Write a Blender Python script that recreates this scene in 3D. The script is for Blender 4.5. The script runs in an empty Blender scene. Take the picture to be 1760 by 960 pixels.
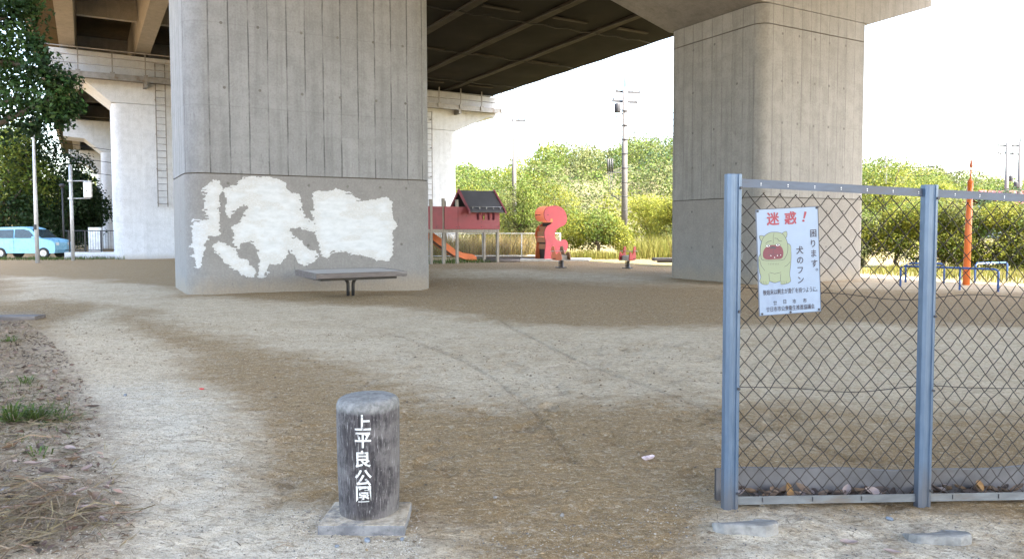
import bpy, bmesh, math, random
import numpy as np
from mathutils import Vector, Matrix

SC = bpy.context.scene
COL = SC.collection
R = math.radians
# ------------------------------------------------------------------ camera
F = 1271.0                      # focal length in pixels of the 1760 px wide photograph
CAMH = 1.40
PITCH = math.atan(60.0 / F)
cam_d = bpy.data.cameras.new('camera')
cam_d.sensor_width = 36.0
cam_d.lens = 36.0 * F / 1760.0
cam_d.shift_y = -25.0 / 1760.0
cam_d.clip_start = 0.05
cam_d.clip_end = 5000.0
cam = bpy.data.objects.new('camera', cam_d)
cam.location = (0, 0, CAMH)
cam.rotation_euler = (math.pi / 2 - PITCH, R(0.15), 0)
COL.objects.link(cam)
SC.camera = cam
# ------------------------------------------------------------------ sky and sun
SUN_TO = Vector((0.59, -0.37, 1.0)).normalized()      # from the right and a little behind the camera
world = bpy.data.worlds.new('World')
SC.world = world
world.use_nodes = True
wn = world.node_tree.nodes
sky = wn.new('ShaderNodeTexSky')
sky.sky_type = 'NISHITA'
sky.sun_disc = False
sky.sun_elevation = math.asin(SUN_TO.z)
sky.sun_rotation = math.atan2(SUN_TO.x, SUN_TO.y)
sky.air_density = 1.0
sky.dust_density = 2.2
sky.ozone_density = 1.0
world.node_tree.links.new(sky.outputs[0], wn['Background'].inputs[0])
wn['Background'].inputs[1].default_value = 0.15
sun_d = bpy.data.lights.new('sun', 'SUN')
sun_d.energy = 3.0
sun_d.angle = R(0.5)
sun_d.color = (1.0, 0.95, 0.87)
sun = bpy.data.objects.new('sun', sun_d)
sun.rotation_euler = SUN_TO.to_track_quat('Z', 'Y').to_euler()
sun.location = (20, -20, 60)
COL.objects.link(sun)
SC.view_settings.view_transform = 'Standard'
SC.view_settings.look = 'None'
SC.view_settings.exposure = 3.35
SC.view_settings.use_white_balance = True
SC.view_settings.white_balance_temperature = 7300
SC.view_settings.white_balance_tint = 11
SC.view_settings.gamma = 1.0
SC.view_settings.use_curve_mapping = False
SC.render.engine = 'CYCLES'
SC.cycles.max_bounces = 8
SC.cycles.diffuse_bounces = 5
SC.cycles.use_denoising = True

# ------------------------------------------------------------------ helpers
TH = R(30.0)                    # the viaduct's own frame: u across it, v along it
TV = np.array([math.cos(TH), math.sin(TH)])
AV = np.array([-math.sin(TH), math.cos(TH)])
def uv2w(u, v, z=0.0):
    return (u * TV[0] + v * AV[0], u * TV[1] + v * AV[1], z)
def w2uv(x, y):
    return (x * TV[0] + y * TV[1], x * AV[0] + y * AV[1])
CP, SP = math.cos(PITCH), math.sin(PITCH)
def ray(px, py):
    cx = (px - 880.0) / F
    cy = (480.0 - py - 25.0) / F
    return (cx, CP + cy * SP, -SP + cy * CP)
def gnd(px, py, z=0.0):         # where a measured sight line meets the level z
    d = ray(px, py); s = (z - CAMH) / d[2]
    return (d[0] * s, d[1] * s)
def atY(px, py, Y):             # ... or stands at the distance Y
    d = ray(px, py); s = Y / d[1]
    return (d[0] * s, Y, CAMH + d[2] * s)

def _hash(ix, iy, seed):
    n = (ix.astype(np.int64) * 374761393 + iy.astype(np.int64) * 668265263 + seed * 974634777) & 0x7fffffff
    n = ((n ^ (n >> 13)) * 1274126177) & 0x7fffffff
    n = n ^ (n >> 16)
    return (n & 0xffff) / 65535.0
def vnoise(x, y, seed=0):
    ix, iy = np.floor(x), np.floor(y)
    fx, fy = x - ix, y - iy
    fx = fx * fx * (3 - 2 * fx); fy = fy * fy * (3 - 2 * fy)
    a = _hash(ix, iy, seed); b = _hash(ix + 1, iy, seed)
    c = _hash(ix, iy + 1, seed); d = _hash(ix + 1, iy + 1, seed)
    return (a + (b - a) * fx) * (1 - fy) + (c + (d - c) * fx) * fy
def fbm(x, y, seed=0, o=4):
    s = 0; a = 0.5; t = 0
    for k in range(o):
        s = s + a * vnoise(x * 2 ** k, y * 2 ** k, seed + k * 17); t += a; a *= 0.5
    return s / t
def sstep(a, b, x):
    t = np.clip((x - a) / (b - a), 0, 1)
    return t * t * (3 - 2 * t)
def sdpoly(px, py, poly):       # signed distance (negative inside), vectorised
    d = np.full(np.shape(px), 1e9); ins = np.zeros(np.shape(px), bool)
    n = len(poly)
    for i in range(n):
        x0, y0 = poly[i]; x1, y1 = poly[(i + 1) % n]
        ex, ey = x1 - x0, y1 - y0
        t = np.clip(((px - x0) * ex + (py - y0) * ey) / (ex * ex + ey * ey + 1e-12), 0, 1)
        d = np.minimum(d, np.hypot(px - x0 - t * ex, py - y0 - t * ey))
        c = (y0 > py) != (y1 > py)
        xi = x0 + (py - y0) / (ey if abs(ey) > 1e-12 else 1e-12) * ex
        ins ^= c & (px < xi)
    return np.where(ins, -d, d)
def smooth_poly(pts, n=6):      # closed Catmull-Rom
    P = [np.array(p, float) for p in pts]; N = len(P); out = []
    for i in range(N):
        p0, p1, p2, p3 = P[i - 1], P[i], P[(i + 1) % N], P[(i + 2) % N]
        for k in range(n):
            t = k / n
            q = 0.5 * ((2 * p1) + (p2 - p0) * t + (2 * p0 - 5 * p1 + 4 * p2 - p3) * t * t + (3 * p1 - p0 - 3 * p2 + p3) * t ** 3)
            out.append(tuple(q))
    return out

class MB:
    """collects plain shapes; build() links them as one mesh object"""
    def __init__(s): s.v = []; s.f = []; s.m = []; s.sm = []
    def add(s, verts, faces, mi=0, smooth=False):
        o = len(s.v); s.v += [tuple(float(c) for c in p) for p in verts]
        for f in faces:
            s.f.append([o + i for i in f]); s.m.append(mi); s.sm.append(smooth)
        return s
    def box(s, x0, x1, y0, y1, z0, z1, mi=0, M=None):
        V = [(x0, y0, z0), (x1, y0, z0), (x1, y1, z0), (x0, y1, z0), (x0, y0, z1), (x1, y0, z1), (x1, y1, z1), (x0, y1, z1)]
        if M is not None: V = [tuple(M @ Vector(p)) for p in V]
        return s.add(V, [(0, 3, 2, 1), (4, 5, 6, 7), (0, 1, 5, 4), (1, 2, 6, 5), (2, 3, 7, 6), (3, 0, 4, 7)], mi)
    def cbox(s, c, d, mi=0, M=None):
        return s.box(c[0] - d[0] / 2, c[0] + d[0] / 2, c[1] - d[1] / 2, c[1] + d[1] / 2, c[2] - d[2] / 2, c[2] + d[2] / 2, mi, M)
    def prism(s, poly, w0, w1, axis='z', mi=0, smooth=False):
        """poly: 2D points; axis z -> (x,y), axis y -> (x,z), axis x -> (y,z)"""
        def p3(p, w): return (p[0], p[1], w) if axis == 'z' else ((p[0], w, p[1]) if axis == 'y' else (w, p[0], p[1]))
        n = len(poly); V = [p3(p, w0) for p in poly] + [p3(p, w1) for p in poly]
        A = sum(poly[i][0] * poly[(i + 1) % n][1] - poly[(i + 1) % n][0] * poly[i][1] for i in range(n))
        flip = (A < 0) != (axis == 'y')
        a = list(range(n)); b = list(range(n, 2 * n))
        capA, capB = (a[::-1], b) if not flip else (a, b[::-1])
        s.add(V, [capA, capB], mi)
        S = [(i, (i + 1) % n, n + (i + 1) % n, n + i) for i in range(n)]
        if flip: S = [q[::-1] for q in S]
        o = len(s.v) - 2 * n
        for q in S: s.f.append([o + i for i in q]); s.m.append(mi); s.sm.append(smooth)
        return s
    def tube(s, pts, r, n=8, mi=0, smooth=True, cap=True):
        P = [Vector(p) for p in pts]; k = len(P)
        rs = r if isinstance(r, (list, tuple)) else [r] * k
        up = None; rings = []
        for i in range(k):
            d = (P[min(i + 1, k - 1)] - P[max(i - 1, 0)]).normalized()
            if up is None or abs(d.dot(up)) > 0.95:
                up = Vector((0, 0, 1)) if abs(d.z) < 0.9 else Vector((1, 0, 0))
            a = d.cross(up).normalized(); b = d.cross(a).normalized(); up = -b if False else up
            rings.append([P[i] + (a * math.cos(2 * math.pi * j / n) + b * math.sin(2 * math.pi * j / n)) * rs[i] for j in range(n)])
        V = [p for rg in rings for p in rg]; Fc = []
        for i in range(k - 1):
            for j in range(n):
                Fc.append((i * n + j, i * n + (j + 1) % n, (i + 1) * n + (j + 1) % n, (i + 1) * n + j))
        s.add(V, Fc, mi, smooth)
        if cap:
            o = len(s.v) - len(V)
            s.f.append([o + j for j in range(n)][::-1]); s.m.append(mi); s.sm.append(False)
            s.f.append([o + (k - 1) * n + j for j in range(n)]); s.m.append(mi); s.sm.append(False)
        return s
    def lathe(s, prof, n=24, mi=0, c=(0, 0, 0), smooth=True):
        V = []; Fc = []; k = len(prof)
        for (r, z) in prof:
            for j in range(n):
                a = 2 * math.pi * j / n
                V.append((c[0] + r * math.cos(a), c[1] + r * math.sin(a), c[2] + z))
        for i in range(k - 1):
            for j in range(n):
                Fc.append((i * n + j, i * n + (j + 1) % n, (i + 1) * n + (j + 1) % n, (i + 1) * n + j))
        s.add(V, Fc, mi, smooth)
        o = len(s.v) - len(V)
        s.f.append([o + j for j in range(n)][::-1]); s.m.append(mi); s.sm.append(False)
        s.f.append([o + (k - 1) * n + j for j in range(n)]); s.m.append(mi); s.sm.append(False)
        return s
    def disc(s, c, r, axis='y', n=10, mi=0, sgn=-1):
        V = []
        for j in range(n):
            a = 2 * math.pi * j / n; p, q = r * math.cos(a), r * math.sin(a)
            V.append((c[0] + p, c[1], c[2] + q) if axis == 'y' else ((c[0], c[1] + p, c[2] + q) if axis == 'x' else (c[0] + p, c[1] + q, c[2])))
        return s.add(V, [list(range(n)) if sgn < 0 else list(range(n))[::-1]], mi)
    def build(s, name, mats, parent=None, loc=None, rz=0.0, bevel=0.0, merge=False):
        me = bpy.data.meshes.new(name)
        me.from_pydata(s.v, [], s.f)
        for m in (mats if isinstance(mats, (list, tuple)) else [mats]): me.materials.append(m)
        me.polygons.foreach_set('material_index', s.m)
        me.polygons.foreach_set('use_smooth', s.sm)
        me.update()
        if bevel > 0:
            bm = bmesh.new(); bm.from_mesh(me)
            bmesh.ops.remove_doubles(bm, verts=bm.verts, dist=1e-5)
            es = [e for e in bm.edges if len(e.link_faces) == 2 and e.calc_face_angle(0) > 0.6]
            bmesh.ops.bevel(bm, geom=es, offset=bevel, segments=2, profile=0.6, affect='EDGES', clamp_overlap=True)
            bm.to_mesh(me); bm.free()
        o = bpy.data.objects.new(name, me); COL.objects.link(o)
        if parent is not None: o.parent = parent
        if loc is not None: o.location = loc
        o.rotation_euler[2] = rz
        return o
def meshobj(name, V, Fq, mats, parent=None, mi=None, smooth=False):
    """fast path for numpy geometry: V (n,3), Fq (m,k)"""
    V = np.asarray(V, np.float32); Fq = np.asarray(Fq, np.int32); m, k = Fq.shape
    me = bpy.data.meshes.new(name)
    me.vertices.add(len(V)); me.vertices.foreach_set('co', V.ravel())
    me.loops.add(m * k); me.loops.foreach_set('vertex_index', Fq.ravel())
    me.polygons.add(m)
    me.polygons.foreach_set('loop_start', np.arange(0, m * k, k, dtype=np.int32))
    me.polygons.foreach_set('loop_total', np.full(m, k, np.int32))
    for mt in (mats if isinstance(mats, (list, tuple)) else [mats]): me.materials.append(mt)
    if mi is not None: me.polygons.foreach_set('material_index', np.asarray(mi, np.int32))
    if smooth: me.polygons.foreach_set('use_smooth', np.ones(m, bool))
    me.update(calc_edges=True); me.validate()
    o = bpy.data.objects.new(name, me); COL.objects.link(o)
    if parent is not None: o.parent = parent
    return o
def tag(o, label=None, cat=None, group=None, kind=None):
    if label: o['label'] = label
    if cat: o['category'] = cat
    if group: o['group'] = group
    if kind: o['kind'] = kind
    return o
def thing(name, label, cat, loc=(0, 0, 0), rz=0.0, group=None):
    o = bpy.data.objects.new(name, None); COL.objects.link(o)
    o.location = loc; o.rotation_euler[2] = rz; o.empty_display_size = 0.2
    return tag(o, label, cat, group)
def copy_tree(o, parent=None):
    c = o.copy(); COL.objects.link(c)
    if parent is not None: c.parent = parent
    for ch in list(o.children): copy_tree(ch, c)
    return c

# ------------------------------------------------------------------ materials
class NT:
    def __init__(s, name):
        s.mat = bpy.data.materials.new(name); s.mat.use_nodes = True
        s.t = s.mat.node_tree; s.b = s.t.nodes['Principled BSDF']; s.out = s.t.nodes['Material Output']
    def n(s, typ, **kw):
        nd = s.t.nodes.new(typ)
        for k, v in kw.items(): setattr(nd, k, v)
        return nd
    def l(s, a, b): s.t.links.new(a, b)
    def put(s, sock, v):
        if hasattr(v, 'links') or isinstance(v, bpy.types.NodeSocket): s.l(v, sock)
        elif isinstance(v, (tuple, list)) and len(v) == 3 and sock.type == 'RGBA': sock.default_value = (*v, 1)
        else: sock.default_value = v
    def math(s, op, a, b=0.0, c=None, clamp=False):
        nd = s.n('ShaderNodeMath', operation=op, use_clamp=clamp)
        s.put(nd.inputs[0], a); s.put(nd.inputs[1], b)
        if c is not None: s.put(nd.inputs[2], c)
        return nd.outputs[0]
    def mix(s, f, a, b, mode='MIX'):
        nd = s.n('ShaderNodeMix', data_type='RGBA', blend_type=mode)
        s.put(nd.inputs[0], f); s.put(nd.inputs[6], a); s.put(nd.inputs[7], b)
        return nd.outputs[2]
    def coord(s, k='Object'): return s.n('ShaderNodeTexCoord').outputs[k]
    def map(s, v, scale=(1, 1, 1), loc=(0, 0, 0)):
        nd = s.n('ShaderNodeMapping'); s.l(v, nd.inputs[0]); nd.inputs[3].default_value = scale; nd.inputs[1].default_value = loc
        return nd.outputs[0]
    def noise(s, v, scale, detail=4, rough=0.6, dist=0.0):
        nd = s.n('ShaderNodeTexNoise'); s.l(v, nd.inputs['Vector'])
        nd.inputs['Scale'].default_value = scale; nd.inputs['Detail'].default_value = detail
        nd.inputs['Roughness'].default_value = rough; nd.inputs['Distortion'].default_value = dist
        return nd.outputs[0]
    def ramp(s, f, a, b, lo=0.0, hi=1.0):
        nd = s.n('ShaderNodeMapRange', interpolation_type='SMOOTHSTEP'); s.put(nd.inputs[0], f)
        nd.inputs[1].default_value = a; nd.inputs[2].default_value = b; nd.inputs[3].default_value = lo; nd.inputs[4].default_value = hi
        return nd.outputs[0]
    def sep(s, v):
        nd = s.n('ShaderNodeSeparateXYZ'); s.l(v, nd.inputs[0]); return nd.outputs
    def comb(s, x, y, z):
        nd = s.n('ShaderNodeCombineXYZ'); s.put(nd.inputs[0], x); s.put(nd.inputs[1], y); s.put(nd.inputs[2], z); return nd.outputs[0]
    def bump(s, h, strength=0.3, dist=0.02):
        nd = s.n('ShaderNodeBump'); s.l(h, nd.inputs['Height']); nd.inputs['Strength'].default_value = strength
        nd.inputs['Distance'].default_value = dist; s.l(nd.outputs[0], s.b.inputs['Normal'])
    def done(s, col=None, rough=0.8, metal=0.0, spec=None):
        if col is not None: s.put(s.b.inputs['Base Color'], col)
        s.put(s.b.inputs['Roughness'], rough); s.put(s.b.inputs['Metallic'], metal)
        if spec is not None: s.b.inputs['Specular IOR Level'].default_value = spec
        return s.mat

def m_plain(name, col, rough=0.6, metal=0.0, var=0.25, scale=6.0, bump=0.0, dirt=None, stretch=(1, 1, 1)):
    t = NT(name); v = t.map(t.coord(), stretch)
    n = t.noise(v, scale, 5, 0.65)
    c = t.mix(t.ramp(n, 0.25, 0.75), tuple(x * (1 - var) for x in col), tuple(min(1, x * (1 + var)) for x in col))
    if dirt:
        n2 = t.noise(v, scale * 0.45, 6, 0.7)
        c = t.mix(t.ramp(n2, 0.52, 0.7, 0, 0.85), c, dirt)
    if bump: t.bump(t.noise(v, scale * 4, 4), bump, 0.01)
    return t.done(c, t.ramp(n, 0.2, 0.8, max(0, rough - .08), min(1, rough + .08)), metal)

def m_concrete(name, base, warm, joint=None, low=None, spacing=0.42, line=0.85, lines=True, stain=0.35):
    """formed concrete: board seams, pour bands, run-down stains; joint = height below which it is smooth and has the colour low"""
    t = NT(name); oc = t.coord(); x, y, z = t.sep(oc)
    nx, ny, nz = t.sep(t.coord('Normal'))
    big = t.noise(oc, 0.55, 5, 0.6); mid = t.noise(oc, 3.0, 6, 0.65); fine = t.noise(oc, 45.0, 3, 0.6)
    c = t.mix(t.ramp(big, 0.3, 0.7), base, warm)
    c = t.mix(t.ramp(mid, 0.42, 0.62, 0, 0.5), c, tuple(k * 0.80 for k in base))
    # vertical run marks
    st = t.noise(t.map(oc, (2.6, 2.6, 0.12)), 1.6, 6, 0.7)
    c = t.mix(t.ramp(st, 0.48, 0.64, 0, stain), c, tuple(k * 0.58 for k in base))
    st2 = t.noise(t.map(oc, (1.8, 1.8, 0.1), (7, 3, 1)), 2.0, 5, 0.7)
    c = t.mix(t.ramp(st2, 0.52, 0.68, 0, stain * 0.8), c, tuple(min(1, k * 1.35) for k in base))
    # each form board a slightly different grey
    wob = t.math('MULTIPLY', t.math('SUBTRACT', t.noise(t.map(oc, (1, 1, .4)), 3.0, 2), 0.5), 0.03)
    def seams(co, off):
        q = t.math('DIVIDE', t.math('ADD', t.math('ADD', co, wob), off), spacing)
        fr = t.math('FRACT', q)
        d = t.math('MULTIPLY', t.math('ABSOLUTE', t.math('SUBTRACT', fr, 0.5)), spacing)   # 0 = seam
        idx = t.math('FLOOR', t.math('ADD', q, 0.5))
        return d, idx
    dx, ix = seams(x, 0.13); dy, iy = seams(y, 0.29)
    fx = t.math('GREATER_THAN', t.math('ABSOLUTE', ny), 0.8); fy = t.math('GREATER_THAN', t.math('ABSOLUTE', nx), 0.8)
    sx = t.math('MULTIPLY', t.ramp(dx, 0.007, 0.021, 1, 0), fx); sy = t.math('MULTIPLY', t.ramp(dy, 0.007, 0.021, 1, 0), fy)
    seam = t.math('MAXIMUM', sx, sy)
    wn_ = t.n('ShaderNodeTexWhiteNoise', noise_dimensions='2D')
    t.l(t.comb(t.math('ADD', t.math('MULTIPLY', ix, fx), t.math('MULTIPLY', iy, fy)), t.math('FLOOR', t.math('DIVIDE', z, 1.8)), 0), wn_.inputs[0])
    board = t.ramp(wn_.outputs[0], 0, 1, 0.955, 1.045)
    hz = t.math('MULTIPLY', t.math('ABSOLUTE', t.math('SUBTRACT', t.math('FRACT', t.math('DIVIDE', t.math('ADD', z, 0.35), 1.8)), 0.5)), 1.8)
    hseam = t.ramp(hz, 0.004, 0.014, 0.2, 0)
    strength = t.ramp(t.noise(t.map(oc, (3, 3, 0.5)), 2.0, 3), 0.38, 0.58, 0.2, 1.0)
    seam = t.math('MULTIPLY', seam, strength)
    if joint is not None:
        up = t.math('GREATER_THAN', z, joint)
        seam = t.math('MULTIPLY', seam, up); hseam = t.math('MULTIPLY', hseam, up)
        board = t.math('ADD', t.math('MULTIPLY', t.math('SUBTRACT', board, 1.0), up), 1.0)
        lowc = t.mix(t.ramp(mid, 0.3, 0.75), low, tuple(k * 0.84 for k in low))
        lowc = t.mix(t.ramp(t.noise(oc, 9.0, 5, .7), .5, .75, 0, .5), lowc, tuple(k * 1.15 for k in low))
        gr = t.ramp(t.math('ADD', z, t.math('MULTIPLY', mid, 0.5)), 0.25, 0.75, 0.8, 0)      # splashed soil near the foot
        lowc = t.mix(gr, lowc, (0.24, 0.20, 0.15))
        c = t.mix(up, lowc, c)
    else:
        gr = t.ramp(t.math('ADD', z, t.math('MULTIPLY', mid, 0.5)), 0.2, 0.6, 0.6, 0)
        c = t.mix(gr, c, (0.26, 0.22, 0.17))
    bm_ = t.n('ShaderNodeVectorMath', operation='SCALE'); t.l(c, bm_.inputs[0]); t.l(board, bm_.inputs['Scale'])
    c = bm_.outputs[0]
    if lines:
        c = t.mix(t.math('MULTIPLY', t.math('MAXIMUM', seam, hseam), line), c, tuple(k * 0.22 for k in base))
    fl = t.noise(t.map(oc, (16, 16, 3.2), (2, 5, 1)), 1.0, 5, 0.75, 0.8)
    patchy = t.ramp(t.noise(oc, 0.9, 3), 0.45, 0.62)
    c = t.mix(t.math('MULTIPLY', t.ramp(fl, 0.58, 0.66, 0, 0.6), patchy), c, tuple(k * 0.45 for k in base))
    gn = t.noise(oc, 22.0, 4, 0.7)
    c = t.mix(t.ramp(gn, 0.5, 0.64, 0, 0.28), c, tuple(k * 0.6 for k in base))
    c = t.mix(t.ramp(gn, 0.5, 0.36, 0, 0.22), c, tuple(min(1, k * 1.4) for k in base))
    pits = t.ramp(t.noise(oc, 70.0, 2), 0.70, 0.78, 0, 0.5)
    c = t.mix(pits, c, tuple(k * 0.35 for k in base))
    h = t.math('ADD', t.math('MULTIPLY', fine, 0.25), t.math('MULTIPLY', mid, 0.6))
    if lines: h = t.math('SUBTRACT', h, t.math('MULTIPLY', seam, 0.8))
    t.bump(h, 0.35, 0.012)
    return t.done(c, 0.88)

def m_leaf(name, col, col2, trans=0.35, var=0.35):
    """leaf colour varies leaf by leaf; light passes through"""
    t = NT(name)
    g = t.n('ShaderNodeNewGeometry'); rnd = g.outputs['Random Per Island']
    pn = t.noise(t.coord(), 0.9, 3)
    c = t.mix(t.ramp(pn, 0.35, 0.65), col, col2)
    hs = t.n('ShaderNodeHueSaturation'); t.l(c, hs.inputs['Color'])
    t.l(t.ramp(rnd, 0, 1, 1 - var, 1 + var), hs.inputs['Value'])
    r2 = t.math('FRACT', t.math('MULTIPLY', rnd, 37.7)); t.l(t.ramp(r2, 0, 1, 0.475, 0.515), hs.inputs['Hue'])
    c = hs.outputs[0]
    t.put(t.b.inputs['Base Color'], c); t.b.inputs['Roughness'].default_value = 0.6; t.b.inputs['Specular IOR Level'].default_value = 0.2
    tr = t.n('ShaderNodeBsdfTranslucent'); t.l(c, tr.inputs[0])
    mx = t.n('ShaderNodeMixShader'); mx.inputs[0].default_value = trans
    t.l(t.b.outputs[0], mx.inputs[1]); t.l(tr.outputs[0], mx.inputs[2]); t.l(mx.outputs[0], t.out.inputs[0])
    return t.mat
# ------------------------------------------------------------------ terrain
def axis_lines(segs):
    out = []
    for a, b, st in segs:
        n = max(1, int(round((b - a) / st))); out += [a + (b - a) * i / n for i in range(n)]
    out.append(segs[-1][1]); return np.array(out)
FENCE_P = np.array([1.074, 3.63]); FENCE_D = np.array([1.046, 0.16]); FENCE_D = FENCE_D / np.hypot(*FENCE_D)
# the hill's ridge line: height above the park along x, about 140 m away
HX = np.array([-400, -150, -60, -25, -10, -2, 4, 8, 13, 19, 24, 28, 33, 45, 60, 66.6, 72, 80, 86, 92, 110, 200, 400], float)
HZ = np.array([6, 7, 8, 9, 9.5, 10, 11.0, 13.2, 13.6, 13.0, 14.6, 14.4, 13.2, 12.6, 11.5, 11.0, 9.4, 8.3, 7.0, 5.5, 3.5, 2.5, 2], float)
def height(x, y):
    x = np.asarray(x, float); y = np.asarray(y, float)
    z = 0.05 * (fbm(x * 0.35, y * 0.35, 3, 3) - 0.5) * sstep(3, 9, y)
    z = z + 0.016 * (fbm(x * 2.3, y * 2.3, 11, 4) - 0.5) + 0.024 * (fbm(x * 8, y * 9, 21, 4) - 0.5) + 0.018 * (fbm(x * 5 + y * 2, y * 16, 31, 3) - 0.5) * sstep(25, 8, y)
    w = np.exp(-((y - 3.4) / 1.9) ** 2)
    z = z - 0.043 * np.clip(x - 1.07, 0, 6) * w
    z = z - 0.13 * np.exp(-(((x + 1.9) / 2.2) ** 2 + ((y - 18.3) / 1.6) ** 2))
    z = z + 0.05 * np.exp(-(((x + 2.6) / 1.0) ** 2 + ((y - 15.5) / 0.5) ** 2))     # mound below the bench
    z = z + 0.07 * sstep(-1.1, -2.3, x + 0.12 * (y - 3)) * sstep(7, 4, y) * (0.6 + 0.8 * fbm(x * 3, y * 3, 41, 3))
    z = z + 0.03 * np.exp(-(((x - 1.25) / .35) ** 2 + ((y - 3.5) / .22) ** 2)) + 0.03 * np.exp(-(((x - 2.25) / .35) ** 2 + ((y - 3.62) / .22) ** 2))
    z = z + 0.045 * np.exp(-(((x + 0.99) / .13) ** 2 + ((y - 3.55) / .16) ** 2))
    w = np.exp(-(((x + .70) / .36) ** 2 + ((y - 3.40) / .34) ** 2)); z = z * (1 - w) + (0.012 * (fbm(x * 12, y * 12, 61, 3) - .5) - .004) * w
    hill = np.interp(x * 140.0 / np.maximum(y, 100.0), HX, HZ)
    z = z + hill * sstep(70, 140, y) * (0.85 + 0.3 * fbm(x * 0.05, y * 0.05, 5, 3))
    z = z + 2.0 * sstep(140, 260, y)
    return z
def gz(x, y): return float(height(np.array([x]), np.array([y]))[0])

gx = axis_lines([(-600, -150, 30), (-150, -40, 6), (-40, -12, 0.7), (-12, -3.2, 0.16), (-3.2, 4.2, 0.026), (4.2, 13, 0.16), (13, 40, 0.7), (40, 160, 5), (160, 600, 30)])
gy = axis_lines([(-80, -10, 5), (-10, 1.5, 0.5), (1.5, 6, 0.026), (6, 14, 0.08), (14, 26, 0.2), (26, 60, 0.7), (60, 160, 4), (160, 1500, 60)])
GX, GY = np.meshgrid(gx, gy)
px_, py_ = GX.ravel(), GY.ravel()
GZ = height(px_, py_)
nx_, ny_ = len(gx), len(gy)
# shallow footprints and a pair of bicycle tracks pressed into the soil
_Z2 = GZ.reshape(ny_, nx_); _r = random.Random(31)
def press(x, y, a, lx, ly, dep):
    i0, i1 = np.searchsorted(gx, (x - lx * 2.2, x + lx * 2.2)); j0, j1 = np.searchsorted(gy, (y - lx * 2.2, y + lx * 2.2))
    X, Y = np.meshgrid(gx[i0:i1] - x, gy[j0:j1] - y); p_ = X * math.cos(a) + Y * math.sin(a); q_ = -X * math.sin(a) + Y * math.cos(a)
    rr_ = np.sqrt((p_ / lx) ** 2 + (q_ / ly) ** 2); _Z2[j0:j1, i0:i1] += -dep * sstep(1.1, .7, rr_) + dep * .45 * np.exp(-((rr_ - 1.25) / .2) ** 2)
for _ in range(150):
    x, y = _r.uniform(-1.6, 2.6), _r.uniform(3.6, 9.0); press(x, y, _r.gauss(1.2, .7), .13, .055, _r.uniform(.006, .014))
for (xa, ya, bend) in ((-3.0, 12.0, .9), (-.2, 11.5, -.5)):
    for k in range(170):
        f = k / 169; x = xa + f * 2.9 + bend * math.sin(f * 2.6); y = ya - f * 7.6; press(x, y, -1.2, .06, .03, .006)
GZ = _Z2.ravel()
ii = np.arange(nx_ * ny_).reshape(ny_, nx_)
quads = np.stack([ii[:-1, :-1], ii[:-1, 1:], ii[1:, 1:], ii[1:, :-1]], -1).reshape(-1, 4)

# worn pale soil against darker soil, and one sunlit strip painted pale: outlines paced out on the ground
def G(pts): return [gnd(*p) for p in pts]
pale_areas = [
    (G([(0, 470), (120, 478), (300, 492), (330, 507), (560, 520), (740, 528), (900, 560), (1240, 560), (1500, 556), (1760, 566), (1900, 570), (1900, 700),
        (1760, 712), (1500, 700), (1240, 694), (1060, 690), (880, 698), (740, 690), (650, 660), (560, 620), (430, 592), (300, 560), (200, 522), (60, 512), (0, 520)]), 0.40, 0.80),
    (G([(90, 570), (190, 520), (240, 560), (330, 610), (380, 680), (430, 750), (440, 830), (520, 880), (700, 915), (760, 940), (740, 1000), (0, 1000), (-80, 700)]), 0.30, 1.0),
    (G([(745, 462), (900, 462), (1060, 470), (1230, 486), (1240, 496), (1080, 490), (900, 480), (745, 478)]), 0.9, 0.6),
    (G([(1150, 760), (1260, 720), (1420, 700), (1900, 700), (1900, 730), (1500, 735), (1330, 790)]), 0.25, 0.35),
    (G([(1180, 850), (1290, 840), (1420, 900), (1480, 960), (1500, 1010), (1180, 1010)]), 0.15, 0.35),
    (G([(1420, 497), (1760, 505), (1900, 512), (1900, 480), (1420, 470)]), 0.8, 0.8)]  # sunlit strip at the far right, sunlight put into the soil colour
wx = px_ + 0.45 * (fbm(px_ * 0.7, py_ * 0.7, 51, 4) - 0.5) * np.clip(py_ / 8, .35, 2.2)
wy = py_ + 0.7 * (fbm(px_ * 0.7, py_ * 0.7, 71, 4) - 0.5) * np.clip(py_ / 8, .25, 2.2)
near = (py_ > 1) & (py_ < 45) & (np.abs(px_) < 35)
pale = np.zeros(len(px_))
for poly, soft, amt in pale_areas:
    d = np.full(len(px_), 9.0); d[near] = sdpoly(wx[near], wy[near], poly)
    sf = soft * (1.0 + 1.6 * fbm(px_ * .6, py_ * .6, 91, 2))
    pale = np.maximum(pale, amt * sstep(sf, -sf, d))
grav = np.zeros(len(px_))
for pts, soft in (([(120, 660), (300, 650), (360, 700), (400, 790), (430, 880), (560, 895), (700, 915), (720, 1000), (0, 1000), (0, 760)], 0.35),
                  ([(1230, 900), (1330, 880), (1760, 890), (1760, 1000), (1200, 1000)], 0.2)):
    d = np.full(len(px_), 9.0); d[near] = sdpoly(wx[near], wy[near], G(pts))
    grav = np.maximum(grav, sstep(soft, -soft, d))
litter = np.zeros(len(px_))
d = np.full(len(px_), 9.0); d[near] = sdpoly(wx[near], wy[near], G([(-200, 530), (40, 535), (110, 590), (170, 690), (190, 800), (250, 900), (200, 1000), (-400, 1000)]))
litter = sstep(0.2, -0.25, d)
verge = sstep(47, 50, py_ + 1.5 * (fbm(px_ * .4, py_ * .4, 5) - .5)) * (px_ > -16)
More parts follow.
